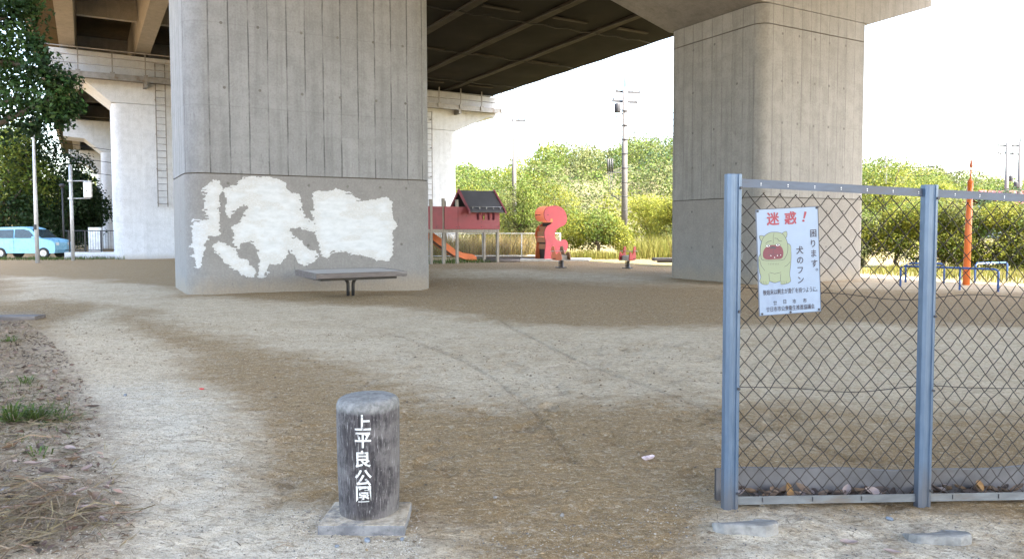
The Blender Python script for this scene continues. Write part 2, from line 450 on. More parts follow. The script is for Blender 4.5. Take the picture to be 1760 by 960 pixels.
# the weedy strip at the park's far edges
uu, vv = w2uv(px_, py_)
edge = sstep(-.6, .6, sdpoly(wx, wy, [gnd(900, 446), gnd(1010, 449), gnd(1100, 456), gnd(1160, 462), (9.5, 27), gnd(1490, 472), gnd(1620, 486), gnd(1760, 492), (14, 17.5), (30, 10), (60, 10), (60, 60), (-2, 60), (-6, 36)]) * -1)
verge = np.maximum(verge, edge)

t = NT('soil'); oc = t.coord()
def attr(nm):
    a = t.n('ShaderNodeAttribute'); a.attribute_name = nm; return a.outputs['Fac']
pa, gr, li, ve = attr('pale'), attr('gravel'), attr('litter'), attr('verge')
n1 = t.noise(oc, 0.8, 6, 0.65); n2 = t.noise(t.map(oc, (1, 1, 1)), 5.5, 6, 0.7); n3 = t.noise(oc, 38.0, 5, 0.75); n4 = t.noise(oc, 150.0, 3, 0.7)
scr = t.noise(t.map(oc, (1.0, 2.6, 1)), 3.2, 6, 0.75, 0.6)             # raked / foot-scuffed streaks
scr2 = t.noise(t.map(oc, (1.0, 1.9, 1)), 13.0, 5, 0.7, 0.8)
nA = t.noise(oc, 2.2, 5, 0.7, 0.4); nC = t.noise(t.map(oc, (1, 1.35, 1)), 17.0, 5, 0.75, 0.5)
def dev(n, k): return t.math('MULTIPLY', t.math('SUBTRACT', n, 0.5), k)
pm = t.math('ADD', pa, t.math('ADD', t.math('ADD', dev(scr, 1.3), dev(n2, 1.0)), t.math('ADD', dev(nA, 0.9), dev(scr2, 0.7))))
pm = t.ramp(pm, 0.02, 0.98)
c = t.mix(pm, (0.275, 0.178, 0.082), (0.60, 0.495, 0.355))
c = t.mix(t.ramp(n1, 0.35, 0.7, 0, 0.3), c, (0.32, 0.215, 0.108))
c = t.mix(t.math('MULTIPLY', gr, t.ramp(n2, 0.3, 0.6, 0.35, 0.95)), c, (0.63, 0.56, 0.445))
c = t.mix(t.math('MULTIPLY', li, t.ramp(n2, 0.35, 0.6, 0.3, 0.95)), c, (0.25, 0.185, 0.12))
c = t.mix(t.math('MULTIPLY', ve, t.ramp(n2, 0.3, 0.6, 0.55, 1)), c, (0.17, 0.155, 0.06))
c = t.mix(t.math('MULTIPLY', t.ramp(t.sep(oc)[1], 62, 80), 0.9), c, (0.035, 0.05, 0.015))
c = t.mix(t.ramp(scr, 0.50, 0.66, 0, 0.36), c, (0.17, 0.115, 0.062))
c = t.mix(t.ramp(nC, 0.51, 0.64, 0, 0.34), c, (0.14, 0.095, 0.052))
c = t.mix(t.ramp(nC, 0.47, 0.34, 0, 0.38), c, (0.62, 0.54, 0.41))
c = t.mix(t.ramp(n3, 0.52, 0.66, 0, 0.55), c, (0.085, 0.06, 0.036))
c = t.mix(t.ramp(n3, 0.46, 0.32, 0, 0.42), c, (0.66, 0.58, 0.45))
c = t.mix(t.ramp(n4, 0.57, 0.67, 0, 0.55), c, (0.66, 0.59, 0.47))
c = t.mix(t.ramp(n4, 0.42, 0.32, 0, 0.5), c, (0.10, 0.072, 0.045))
c = t.mix(t.ramp(scr2, 0.51, 0.65, 0, 0.42), c, (0.10, 0.07, 0.04))
hh = t.math('ADD', t.math('MULTIPLY', n3, 0.9), t.math('ADD', t.math('MULTIPLY', n4, 0.3), t.math('ADD', t.math('MULTIPLY', scr2, 1.2), t.math('MULTIPLY', nC, 1.6))))
t.bump(hh, 0.75, 0.04)
M_soil = t.done(c, 0.95, 0, 0.2)
ground = meshobj('ground', np.stack([px_, py_, GZ], 1), quads, M_soil, smooth=True)
tag(ground, kind='structure')
_Z2 = GZ.reshape(ny_, nx_)
def height(x, y):               # from here on: the level of the built sheet itself
    x = np.asarray(x, float); y = np.asarray(y, float)
    i = np.clip(np.searchsorted(gx, x) - 1, 0, nx_ - 2); j = np.clip(np.searchsorted(gy, y) - 1, 0, ny_ - 2)
    fx = np.clip((x - gx[i]) / (gx[i + 1] - gx[i]), 0, 1); fy = np.clip((y - gy[j]) / (gy[j + 1] - gy[j]), 0, 1)
    return (_Z2[j, i] * (1 - fx) + _Z2[j, i + 1] * fx) * (1 - fy) + (_Z2[j + 1, i] * (1 - fx) + _Z2[j + 1, i + 1] * fx) * fy
for nm, arr in (('pale', pale), ('gravel', grav), ('litter', litter), ('verge', verge)):
    at_ = ground.data.attributes.new(nm, 'FLOAT', 'POINT'); at_.data.foreach_set('value', arr.astype(np.float32))

# ------------------------------------------------------------------ the viaduct
C_GREY = m_concrete('concrete_grey_pier', (0.210, 0.215, 0.217), (0.243, 0.248, 0.250), joint=2.66, low=(0.205, 0.200, 0.192))
C_WARM = m_concrete('concrete_warm_pier', (0.222, 0.214, 0.198), (0.256, 0.248, 0.231), joint=2.22, low=(0.215, 0.20, 0.18), spacing=0.36, line=0.42)
C_PALE = m_concrete('concrete_pale_pier', (0.48, 0.51, 0.55), (0.52, 0.55, 0.585), spacing=1.8, line=0.12, stain=0.15)
C_DECK = m_concrete('concrete_deck', (0.235, 0.215, 0.18), (0.27, 0.245, 0.21), spacing=2.4, line=0.3, stain=0.2)
C_SLAB = m_concrete('concrete_dark_slab', (0.075, 0.060, 0.040), (0.10, 0.08, 0.052), spacing=1.2, line=0.4)  # dark brown deck slab, darker than its girders
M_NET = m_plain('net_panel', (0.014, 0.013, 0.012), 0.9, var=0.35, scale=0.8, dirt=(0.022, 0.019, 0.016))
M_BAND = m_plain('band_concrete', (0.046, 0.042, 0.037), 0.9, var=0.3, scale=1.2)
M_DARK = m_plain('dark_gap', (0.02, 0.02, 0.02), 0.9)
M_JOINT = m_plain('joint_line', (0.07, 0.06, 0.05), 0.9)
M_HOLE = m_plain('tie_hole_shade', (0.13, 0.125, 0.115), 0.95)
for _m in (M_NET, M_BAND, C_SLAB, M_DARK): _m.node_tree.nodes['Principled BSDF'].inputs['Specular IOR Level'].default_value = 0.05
M_STEEL = m_plain('grey_steel', (0.20, 0.20, 0.20), 0.5, 0.5, dirt=(0.13, 0.09, 0.06))
M_CABLE = m_plain('cable_black', (0.012, 0.012, 0.012), 0.7)

def rounded_rect(u0, u1, v0, v1, rf, rb=None, n=8):
    rb = rf if rb is None else rb; P = []
    for (cx, cy, r, a0) in ((u1 - rb, v1 - rb, rb, 0), (u0 + rb, v1 - rb, rb, 90), (u0 + rf, v0 + rf, rf, 180), (u1 - rf, v0 + rf, rf, 270)):
        for k in range(n + 1):
            a = R(a0 + 90.0 * k / n); P.append((cx + r * math.cos(a), cy + r * math.sin(a)))
    return P
def inset_rect(u0, u1, v0, v1, r, d): return rounded_rect(u0 + d, u1 - d, v0 + d, v1 - d, max(.02, r - d))
def shade_auto(o, ang=35):
    o.data.polygons.foreach_set('use_smooth', np.ones(len(o.data.polygons), bool))
    bm = bmesh.new(); bm.from_mesh(o.data)
    bmesh.ops.remove_doubles(bm, verts=bm.verts, dist=1e-5)
    for e in bm.edges:
        e.smooth = not (len(e.link_faces) == 2 and e.calc_face_angle(0) > R(ang))
    bm.to_mesh(o.data); bm.free()

def column(parent, mat, u0, u1, v0, v1, r, zs, holes=(), name='column'):
    """zs: list of block heights; a thin recessed joint runs round between two blocks"""
    b = MB()
    for i in range(len(zs) - 1):
        za = zs[i] + (0.012 if i else 0); zb = zs[i + 1] - (0.012 if i < len(zs) - 2 else 0)
        b.prism(rounded_rect(u0, u1, v0, v1, r), za, zb, 'z', 0, True)
        if i < len(zs) - 2: b.prism(inset_rect(u0, u1, v0, v1, r, 0.03), zb - .002, zb + 0.026, 'z', 1, True)
    for (face, p, z) in holes:
        if face == 'f': b.disc((p, v0 - 0.003, z), 0.034, 'y', 12, 2)
        else: b.disc((u0 - 0.003, p, z), 0.034, 'x', 12, 2, 1)
    o = b.build(name, [mat, M_JOINT, M_HOLE], parent); shade_auto(o, 40); return o

# near pier on the left, with over-painted patches
PU, PV = 1.93, 17.43
pier = thing('viaduct_pier', 'broad grey concrete pier with big white paint patches low on its front', 'pier', uv2w(PU, PV), TH, 'viaduct piers')
hl = []
for z, us in ((5.95, (0.75, 1.55, 2.5, 3.4, 4.25, 5.0)), (4.55, (0.8, 1.6, 2.55, 3.45, 4.3, 5.05)), (2.45, (0.85, 1.7, 2.65, 3.55, 4.4, 5.1)), (1.05, (1.0, 2.6, 3.5, 4.95)), (7.3, (0.8, 1.6, 2.5, 3.4, 4.3, 5.0))):
    hl += [('f', u + random.Random(int(u * 99 + z * 7)).uniform(-.03, .03), z) for u in us]
hl += [('l', 1.2, 4.2), ('l', 2.2, 4.2), ('l', 1.2, 1.4)]
W1, D1, RC = 5.84, 3.2, 0.5
column(pier, C_GREY, 0, W1, 0, D1, RC, (-0.6, 2.66, 8.3), hl)
cb = MB()
cb.prism([(-3.3, 9.75), (-3.3, 8.9), (-0.0, 8.3), (W1, 8.3), (W1 + 2.6, 8.9), (W1 + 2.6, 9.75)], 0.0, D1, 'y')
cb.build('pier_cap', C_WARM, pier)

# paint patches: what a roller left, edge found cell by cell
def zoom2(p): return (270 + p[0] * .5417, p[1] * .5417)
def on_front(px, py):
    d = ray(px, py); n = np.array([AV[0], AV[1]]); P0 = np.array(uv2w(PU, PV)[:2])
    s = (P0 @ n) / (d[0] * n[0] + d[1] * n[1]); x, y, z = d[0] * s, d[1] * s, CAMH + d[2] * s
    u, v = w2uv(x, y); return (u - PU, z)
patches = [
    [(215, 600), (265, 570), (345, 553), (412, 575), (415, 605), (455, 620), (462, 665), (482, 690), (512, 715), (498, 738), (432, 722), (428, 742), (482, 780), (510, 803), (500, 832), (460, 840), (420, 790), (400, 832), (360, 842), (345, 882), (318, 876), (320, 820), (300, 772), (245, 776), (240, 720), (262, 690), (290, 650), (250, 662), (236, 692), (215, 672)],
    [(152, 590), (200, 575), (200, 660), (196, 706), (156, 700)],
    [(108, 700), (150, 696), (195, 702), (195, 745), (160, 762), (140, 838), (118, 832)],
    [(180, 795), (212, 768), (312, 855), (296, 876), (262, 866)],
    [(490, 670), (495, 620), (530, 603), (580, 597), (625, 618), (650, 632), (720, 622), (745, 640), (755, 690), (765, 715), (750, 740), (748, 812), (720, 828), (650, 815), (600, 805), (560, 802), (540, 826), (515, 790), (498, 740)]]
cs = 0.013
gu = np.arange(-0.05, 4.9, cs); gzv = np.arange(0.3, 2.62, cs)
UU, ZZ = np.meshgrid(gu + cs / 2, gzv + cs / 2)
SD = np.full(UU.shape, 9.0)
for pts in patches:
    SD = np.minimum(SD, sdpoly(UU, ZZ, smooth_poly([on_front(*zoom2(p)) for p in pts], 4)))
brush = 0.075 * (fbm(UU * 3.2, ZZ * 7.0, 5, 4) - 0.5) * 2 + 0.07 * (fbm(UU * 7, ZZ * 20, 9, 4) - 0.5) * 2 + 0.05 * (fbm(UU * 22, ZZ * 3, 12, 2) - .5)
keep = SD + brush * sstep(-0.16, 0.02, SD) < -0.018
keep &= ~((fbm(UU * 5, ZZ * 18, 33, 3) > 0.72) & (SD > -0.07))
thin_ = np.array(np.clip(sstep(-0.26, 0.0, SD + brush) * 1.1 + 0.9 * sstep(.52, .66, fbm(UU * 2.2, ZZ * 5, 81, 4)), 0, 1))
def place(u, z):
    y = np.where(u < RC, RC - np.sqrt(np.clip(RC * RC - (RC - np.clip(u, 0, RC)) ** 2, 0, None)), 0.0)
    return np.stack([u, y - 0.004, z], -1)
nzc, nuc = keep.shape
vid = -np.ones((nzc + 1, nuc + 1), int); V = []; Fq = []; TH_ = []
kz, ku = np.nonzero(keep)
for a_, b_ in zip(kz, ku):
    q = []
    for (da, db) in ((0, 0), (0, 1), (1, 1), (1, 0)):
        if vid[a_ + da, b_ + db] < 0:
            vid[a_ + da, b_ + db] = len(V); V.append((gu[0] + (b_ + db) * cs, gzv[0] + (a_ + da) * cs))
            TH_.append(thin_[min(a_ + da, nzc - 1), min(b_ + db, nuc - 1)])
        q.append(vid[a_ + da, b_ + db])
    Fq.append(q)
V = np.array(V)
t = NT('white_wall_paint'); oc = t.coord()
a1 = t.n('ShaderNodeAttribute'); a1.attribute_name = 'thin'
nb = t.noise(t.map(oc, (1, 1, 2.4)), 3.2, 6, 0.7); nf = t.noise(t.map(oc, (3, 3, 9)), 8, 4, 0.7)
c = t.mix(t.ramp(nb, 0.35, 0.7), (0.50, 0.53, 0.55), (0.41, 0.44, 0.46))
c = t.mix(t.math('MULTIPLY', a1.outputs['Fac'], t.ramp(nf, 0.40, 0.60, 0.05, 0.9)), c, (0.40, 0.39, 0.37))
c = t.mix(t.ramp(t.noise(t.map(oc, (2, 2, 6)), 7, 5, .75), 0.64, 0.74, 0, 0.55), c, (0.36, 0.35, 0.33))
t.bump(nf, 0.08, 0.003)
M_WPAINT = t.done(c, 0.6)
pp = meshobj('paint_patch', place(V[:, 0], V[:, 1]), Fq, M_WPAINT, pier)
at_ = pp.data.attributes.new('thin', 'FLOAT', 'POINT'); at_.data.foreach_set('value', np.array(TH_, np.float32))
pp['label'] = 'white roller paint covering old graffiti'

# near pier on the right with its flared head
QU, QV = 14.76, 13.07
W2, D2 = 4.30, 3.40
pr = thing('viaduct_pier', 'warm beige concrete pier with flared head standing behind the chain link fence', 'pier', uv2w(QU, QV), TH, 'viaduct piers')
hl = []
rr = random.Random(5)
for z in (6.35, 5.2, 4.1, 3.1, 1.9, 0.9):
    hl += [('f', 0.75 + 0.62 * k + rr.uniform(-.03, .03), z + rr.uniform(-.03, .03)) for k in range(5)]
    hl += [('l', 0.8 + 0.8 * k, z + rr.uniform(-.03, .03)) for k in range(3) if rr.random() < .8]
column(pr, C_WARM, 0, W2, 0, D2, 0.32, (-0.6, 2.22, 6.56, 7.06), hl)
cb = MB()
cb.prism([(-3.4, 9.85), (-3.4, 8.05), (0.0, 7.075), (W2, 7.075), (W2 + 2.88, 7.98), (W2 + 2.88, 9.85)], 0.0, D2, 'y')
cb.build('pier_cap', C_WARM, pr)
pt = MB()
pt.prism(smooth_poly([(0.55, 0.62), (1.15, 0.6), (1.2, 1.05), (1.0, 1.12), (0.6, 1.1)], 3), -0.004, -0.0035, 'x')
pt.prism(smooth_poly([(0.75, 1.35), (1.0, 1.3), (1.05, 1.9), (0.8, 1.95)], 3), -0.004, -0.0035, 'x')
fade_paint = m_plain('faded_paint', (0.29, 0.285, 0.275), 0.85, var=0.2, scale=4, dirt=(0.22, 0.20, 0.18))
pt.build('paint_patch', fade_paint, pr)

# walkway rail and ladder used on the far frames
def walkway(parent, u0, u1, v, z, first=True):
    w = MB(); w.box(u0, u1, v - 0.75, v - 0.01, z - 0.14, z, 0); w.box(u0, u1, v - 0.80, v - 0.751, z - 0.22, z + 0.06, 0)
    wo = w.build('walkway', M_STEEL, parent)
    r_ = MB(); n = int((u1 - u0) / 1.35)
    for k in range(n + 1):
        u = u0 + (u1 - u0) * k / n
        r_.box(u - .03, u + .03, v - .80, v - .74, z + .06, z + 1.15); r_.box(u - .1, u + .1, v - .86, v - .802, z - .16, z + .12)
    for h in (1.15, 0.78, 0.40): r_.tube([(u0, v - .77, z + h), (u1, v - .77, z + h)], 0.028, 6)
    r_.build('railing', M_STEEL, wo)
    b_ = MB()
    for k in range(0, n + 1, 3):
        u = u0 + (u1 - u0) * k / n; b_.box(u - .08, u + .08, v - .7, v - .012, z - .42, z - .142)
    b_.build('bracket', M_STEEL, wo)
def ladder(parent, u, v, z0, z1):
    l_ = MB()
    for s in (-.22, .22): l_.box(u + s - .025, u + s + .025, v - .30, v - .25, z0, z1)
    z = z0 + .15
    while z < z1: l_.tube([(u - .22, v - .275, z), (u + .22, v - .275, z)], 0.016, 6); z += 0.33
    z = z0 + .2
    while z < z1: l_.box(u - .25, u - .2, v - .25, v - .005, z, z + .05); l_.box(u + .2, u + .25, v - .25, v - .005, z, z + .05); z += 1.7
    l_.build('ladder', M_STEEL, parent)
def portal(v, label, rich):
    """two columns under one cross beam"""
    p = thing('portal_pier', label, 'pier', uv2w(0, v), TH, 'portal frames of the viaduct')
    D = 2.9
    column(p, C_PALE, 1.29, 6.8, 0, D, 0.45, (-0.6, 7.66)); column(p, C_PALE, 14.5, 20.0, 0, D, 0.45, (-0.6, 7.46))
    b = MB()
    b.prism([(-1.25, 10.05), (-1.25, 8.72), (0.15, 8.62), (1.29, 7.68), (6.8, 7.68), (7.9, 8.6), (13.4, 8.5), (14.5, 7.48), (20.0, 7.48), (22.1, 8.46), (22.75, 8.5), (22.75, 9.72)], 0.0, D, 'y')
    b.build('cross_beam', C_PALE, p)
    if rich:
        walkway(p, -1.5, 22.7, 0.0, 8.85)
        ladder(p, 3.45, 0.0, 2.6, 9.7); ladder(p, 17.95, 0.0, 2.7, 8.5)
    return p
portal(41.3, 'pale concrete portal frame with railed maintenance walkway and wall ladders', True)
portal(67.0, 'second pale portal frame half seen behind the walkway frame on the left', False)
portal(92.0, 'farthest portal frame deep in the shade at the left', False)

# the deck overhead
deck = thing('viaduct_deck', 'concrete road viaduct overhead with girders and dark net underside', 'viaduct', uv2w(0, 0), TH)
V0, V1 = -15.0, 120.0
s = MB()
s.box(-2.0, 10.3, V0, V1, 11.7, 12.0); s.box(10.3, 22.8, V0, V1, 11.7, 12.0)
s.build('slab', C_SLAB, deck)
for u in (-0.5, 2.7, 5.9, 9.1):
    g = MB(); g.prism([(u - .32, 10.12), (u + .32, 10.12), (u + .42, 11.69), (u - .42, 11.69)], V0, V1, 'y')
    g.build('girder', C_DECK, deck)
x_ = MB(); v = -28.0
xs = (-0.5, 2.7, 5.9, 9.1)
while v < V1:
    for k in range(3): x_.box(xs[k] + .43, xs[k + 1] - .43, v - .14, v + .14, 10.75, 11.69)
    v += 8.2
x_.build('diaphragm', C_DECK, deck)
s = MB(); s.box(-2.25, -2.0, V0, V1, 11.6, 12.9); s.build('parapet', C_DECK, deck)
s = MB(); s.box(22.8, 23.02, V0, V1, 11.0, 12.9); s.build('parapet', C_DECK, deck)
# net-hung part on the right: slightly sagging dark sheet, wavy at its rim
nu = np.linspace(10.0, 22.9, 60); nv = np.linspace(V0, V1, 300)
NU, NV = np.meshgrid(nu, nv)
ribs = (12.9, 16.1, 19.3)
sag = np.minimum.reduce([np.abs(NU - r_) for r_ in ribs + (10.0, 22.9)])
NZ = 9.98 - 0.10 * np.sin(np.clip(sag / 1.6, 0, 1) * np.pi / 2) * (0.6 + .8 * fbm(NU * .6, NV * .35, 4, 3)) + 0.03 * (np.cos(NV * 2 * np.pi / 3.0) - 1) * .5
NUU = NU + (NU > 22.6) * 0.05 * np.sin(NV * 2 * np.pi / 3.0 + 1.0)
i2 = np.arange(NU.size).reshape(NU.shape)
q2 = np.stack([i2[:-1, :-1], i2[1:, :-1], i2[1:, 1:], i2[:-1, 1:]], -1).reshape(-1, 4)
zt = np.full(NU.size, 10.9)
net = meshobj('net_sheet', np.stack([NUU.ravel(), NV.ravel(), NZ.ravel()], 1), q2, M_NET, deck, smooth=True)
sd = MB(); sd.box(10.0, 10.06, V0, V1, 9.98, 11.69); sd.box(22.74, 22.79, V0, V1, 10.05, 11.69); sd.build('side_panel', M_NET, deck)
for r_ in ribs:
    b = MB()
    v = V0
    while v < V1: b.box(r_ - .21, r_ + .21, v, v + 2.96, 9.86, 9.93); v += 3.0
    b.build('bottom_band', M_BAND, deck)
b = MB()
v = 4.0
while v < 60:
    for r_ in ribs: b.box(r_ + .28, r_ + 1.9, v - .1, v + .1, 9.80, 9.85)
    v += 7.0
b.build('cross_band', M_BAND, deck)
b = MB()
for r_ in ribs: b.tube([(r_ - .34, V0 + k * 2.0, 9.80 - .04 * (k % 2)) for k in range(70)], 0.035, 5)
v = 2.0
while v < 60:
    b.tube([(10.2 + k * .63, v, 9.80 - .06 * math.sin(k * 1.57) ** 2) for k in range(20)], 0.03, 5); v += 6.0
b.build('net_cable', M_CABLE, deck)
def plane_hit(px, py, root, th, off=0.0):
    """where a sight line meets an upright plane (heading th, pushed back by off): distance along it from root, and height"""
    n = np.array([-math.sin(th), math.cos(th)]); e = np.array([math.cos(th), math.sin(th)])
    d = ray(px, py); r0 = np.array(root[:2]) + n * off
    s = (r0 @ n) / (d[0] * n[0] + d[1] * n[1]); p = np.array([d[0] * s, d[1] * s])
    return (float((p - r0) @ e), CAMH + d[2] * s)

def text_mesh(body, size, mat, name, parent, loc, rot=(0, 0, 0), sx=1.0, bold=0.0, depth=0.0004, align='CENTER'):
    cu = bpy.data.curves.new(name, 'FONT'); cu.body = body; cu.size = size
    cu.align_x = align; cu.align_y = 'CENTER'; cu.extrude = depth; cu.offset = bold; cu.resolution_u = 3
    o = bpy.data.objects.new(name, cu); COL.objects.link(o)
    bpy.context.view_layer.update()
    me = bpy.data.meshes.new_from_object(o.evaluated_get(bpy.context.evaluated_depsgraph_get()))
    bpy.data.objects.remove(o); bpy.data.curves.remove(cu)
    # centre every body on its own inked box, then squeeze
    vs = np.array([v.co[:] for v in me.vertices]); c = (vs.min(0) + vs.max(0)) / 2
    for v in me.vertices: v.co = ((v.co.x - c[0]) * sx, v.co.y - c[1], v.co.z - c[2])
    me.materials.clear(); me.materials.append(mat); me.name = name
    m = bpy.data.objects.new(name, me); COL.objects.link(m); m.parent = parent; m.location = loc; m.rotation_euler = rot
    return m

# ------------------------------------------------------------------ the name stone
t = NT('mock_log_concrete'); oc = t.coord(); x, y, z = t.sep(oc)
ang = t.math('ARCTAN2', x, t.math('MULTIPLY', y, -1.0))
av = t.comb(t.math('MULTIPLY', ang, 0.16), t.math('MULTIPLY', z, 0.13), 0.0)
bark = t.noise(av, 42.0, 7, 0.72, 1.2); bark2 = t.noise(t.map(av, (1, 1, 1), (3, 1, 0)), 110.0, 4, 0.7, 0.6); blot = t.noise(oc, 7.0, 6, 0.7)
c = t.mix(t.ramp(bark, 0.40, 0.60), (0.014, 0.0118, 0.013), (0.062, 0.054, 0.056))
c = t.mix(t.ramp(t.math('ADD', blot, t.math('MULTIPLY', t.math('ABSOLUTE', x), 1.3)), 0.56, 0.76, 0, 0.85), c, (0.125, 0.115, 0.112))
c = t.mix(t.ramp(bark2, 0.56, 0.70, 0, 0.6), c, (0.36, 0.35, 0.345))
c = t.mix(t.ramp(bark2, 0.44, 0.32, 0, 0.6), c, (0.018, 0.016, 0.018))
top = t.ramp(t.math('ADD', z, t.math('MULTIPLY', blot, 0.05)), 0.575, 0.605)
c = t.mix(top, c, t.mix(t.ramp(t.noise(oc, 30, 5, .7), .35, .65), (0.12, 0.12, 0.115), (0.22, 0.218, 0.21)))
foot = t.ramp(t.math('ADD', z, t.math('MULTIPLY', blot, 0.10)), 0.14, 0.05, 0, 0.7)
c = t.mix(foot, c, (0.25, 0.215, 0.17))
t.bump(t.math('ADD', t.math('MULTIPLY', bark, 1.0), t.math('MULTIPLY', bark2, 0.45)), 0.8, 0.012)
M_STONE = t.done(c, 0.85)
t = NT('weathered_slab'); oc = t.coord(); n = t.noise(oc, 9, 6, .7); nn = t.noise(oc, 30, 5, .7)
c = t.mix(t.ramp(n, .35, .68), (0.10, 0.10, 0.105), (0.21, 0.205, 0.20)); c = t.mix(t.ramp(nn, .54, .66, 0, .7), c, (0.06, 0.06, 0.062))
up_ = t.ramp(t.sep(t.coord('Normal'))[2], .6, .9); c = t.mix(t.math('MULTIPLY', up_, t.ramp(n, .38, .56, .25, .95)), c, t.mix(t.ramp(nn, .4, .62), (0.42, 0.36, 0.27), (0.26, 0.21, 0.145)))
t.bump(t.math('ADD', n, nn), .6, .012)
M_SLAB = t.done(c, .92)
t = NT('white_letter_paint'); oc = t.coord(); n = t.noise(oc, 38, 5, .7)
M_WHITEL = t.done(t.mix(t.ramp(n, 0.53, 0.64, 0, .8), (0.52, 0.52, 0.50), (0.14, 0.13, 0.13)), 0.7)
SX, SY = -0.700, 3.545
st = thing('name_stone', 'short round-topped concrete log marker with white painted characters on a square slab', 'marker', (SX, SY, -0.014), R(-3))
prof = [(float(np.interp(q, [0.04, 0.1, 0.25, 0.42, 0.545], [0.140, 0.144, 0.148, 0.150, 0.1505])), q) for q in np.linspace(.04, .545, 40)]
prof += [(0.1505 - 0.034 + 0.034 * math.cos(a), 0.575 + 0.040 * math.sin(a)) for a in np.linspace(0, math.pi / 2, 7)]
prof += [(0.09, 0.6185), (0.05, 0.6205), (0.004, 0.621)]
b = MB(); b.lathe(prof, 72)
so = b.build('log_body', M_STONE, st)
for v in so.data.vertices:
    a = math.atan2(v.co.y, v.co.x); k = 1 + 0.012 * math.sin(3 * a + 4 * v.co.z) + 0.008 * math.sin(7 * a + 9 * v.co.z)
    v.co.x *= k; v.co.y *= k
    if v.co.z > .56: v.co.z += 0.012 * v.co.x
sb = MB(); sb.prism([(-0.205, -0.195), (0.20, -0.205), (0.195, 0.10), (-0.19, 0.11)], -0.06, 0.058)
sbo = sb.build('base_slab', M_SLAB, st, bevel=0.008); sbo.rotation_euler[2] = R(4)
lab = MB()
for k, ch in enumerate('上平良公園'):
    zc = (0.524, 0.441, 0.353, 0.263, 0.186)[k]
    m = text_mesh(ch, 0.082, M_WHITEL, 'painted_character', st, (0, 0, 0), bold=0.0016, depth=0.0, sx=0.98)
    bm = bmesh.new(); bm.from_mesh(m.data)
    for xx in np.arange(-0.045, 0.046, 0.006):
        bmesh.ops.bisect_plane(bm, geom=bm.verts[:] + bm.edges[:] + bm.faces[:], plane_co=(xx, 0, 0), plane_no=(1, 0, 0))
    for v in bm.verts:
        xx, zz = v.co.x + 0.012, v.co.y + zc
        a = -math.pi / 2 + xx / 0.15; rr_ = float(np.interp(zz, [0.1, 0.25, 0.42, 0.545], [0.144, 0.148, 0.150, 0.1505]))
        rr_ *= 1 + 0.012 * math.sin(3 * a + 4 * zz) + 0.008 * math.sin(7 * a + 9 * zz)
        v.co = ((rr_ + 0.0022) * math.cos(a), (rr_ + 0.0022) * math.sin(a), zz)
    bm.to_mesh(m.data); bm.free()

# ------------------------------------------------------------------ chain link fence
FA = math.atan2(FENCE_D[1], FENCE_D[0])
t = NT('galvanised_post'); oc = t.coord(); x, y, z = t.sep(oc)
n = t.noise(t.map(oc, (8, 8, 1.5)), 4, 5, .65); n2 = t.noise(oc, 26, 4, .7)
c = t.mix(t.ramp(n, 0.3, 0.7), (0.062, 0.103, 0.160), (0.092, 0.138, 0.200))
c = t.mix(t.ramp(n2, 0.62, 0.76, 0, 0.5), c, (0.085, 0.10, 0.13))
c = t.mix(t.ramp(t.math('ADD', z, t.math('MULTIPLY', n, 0.3)), 0.42, 0.18, 0, 0.75), c, (0.10, 0.10, 0.105))
t.bump(n2, 0.15, 0.004)
M_POST = t.done(c, 0.42, 0.35)
M_RAIL = m_plain('dull_galvanised_rail', (0.062, 0.078, 0.105), 0.5, 0.3, var=0.3, scale=5, dirt=(0.08, 0.08, 0.085), stretch=(1, 4, 4))
M_RAILB = m_plain('pale_bottom_rail', (0.12, 0.128, 0.132), 0.6, 0.2, var=0.3, scale=6, dirt=(0.11, 0.09, 0.07), stretch=(1, 4, 4))
M_WIRE = m_plain('rusty_wire', (0.028, 0.021, 0.018), 0.75, 0.2, var=0.4, scale=20)
M_PLATE = m_plain('grey_sheet', (0.105, 0.10, 0.10), 0.7, 0.1, var=0.35, scale=3, dirt=(0.075, 0.062, 0.05), bump=.1)
M_BOLT = m_plain('bolt', (0.05, 0.05, 0.055), 0.5, 0.5)
fence = thing('chain_link_fence', 'chain link fence with blue-grey steel posts and rusty dark mesh in the foreground', 'fence', (FENCE_P[0], FENCE_P[1], 0), FA)
STEP = 1.058; DZ = -0.0455
def fz(x): return DZ / STEP * x
posts = tuple(k * STEP for k in range(6))
for i, xp in enumerate(posts):
    z0 = fz(xp)
    # folded channel: flat face, shallow groove, return flanges
    pr_ = [(-.040, -.040), (-.022, -.046), (-.004, -.046), (.000, -.036), (.014, -.036), (.018, -.044), (.036, -.036), (.042, -.024), (.042, -.004), (-.040, -.004)]
    b = MB(); b.prism([(xp + p, q) for p, q in pr_], z0 - 0.35, z0 + 1.668)
    po = b.build('post', M_POST, fence, bevel=0.0025)
    b = MB()
    for zz in (1.60, 1.0, 0.62, 0.10):
        b.tube([(xp + .028, -.036, z0 + zz), (xp + .028, -.052, z0 + zz)], 0.007, 6)
    b.build('bolt', M_BOLT, po)
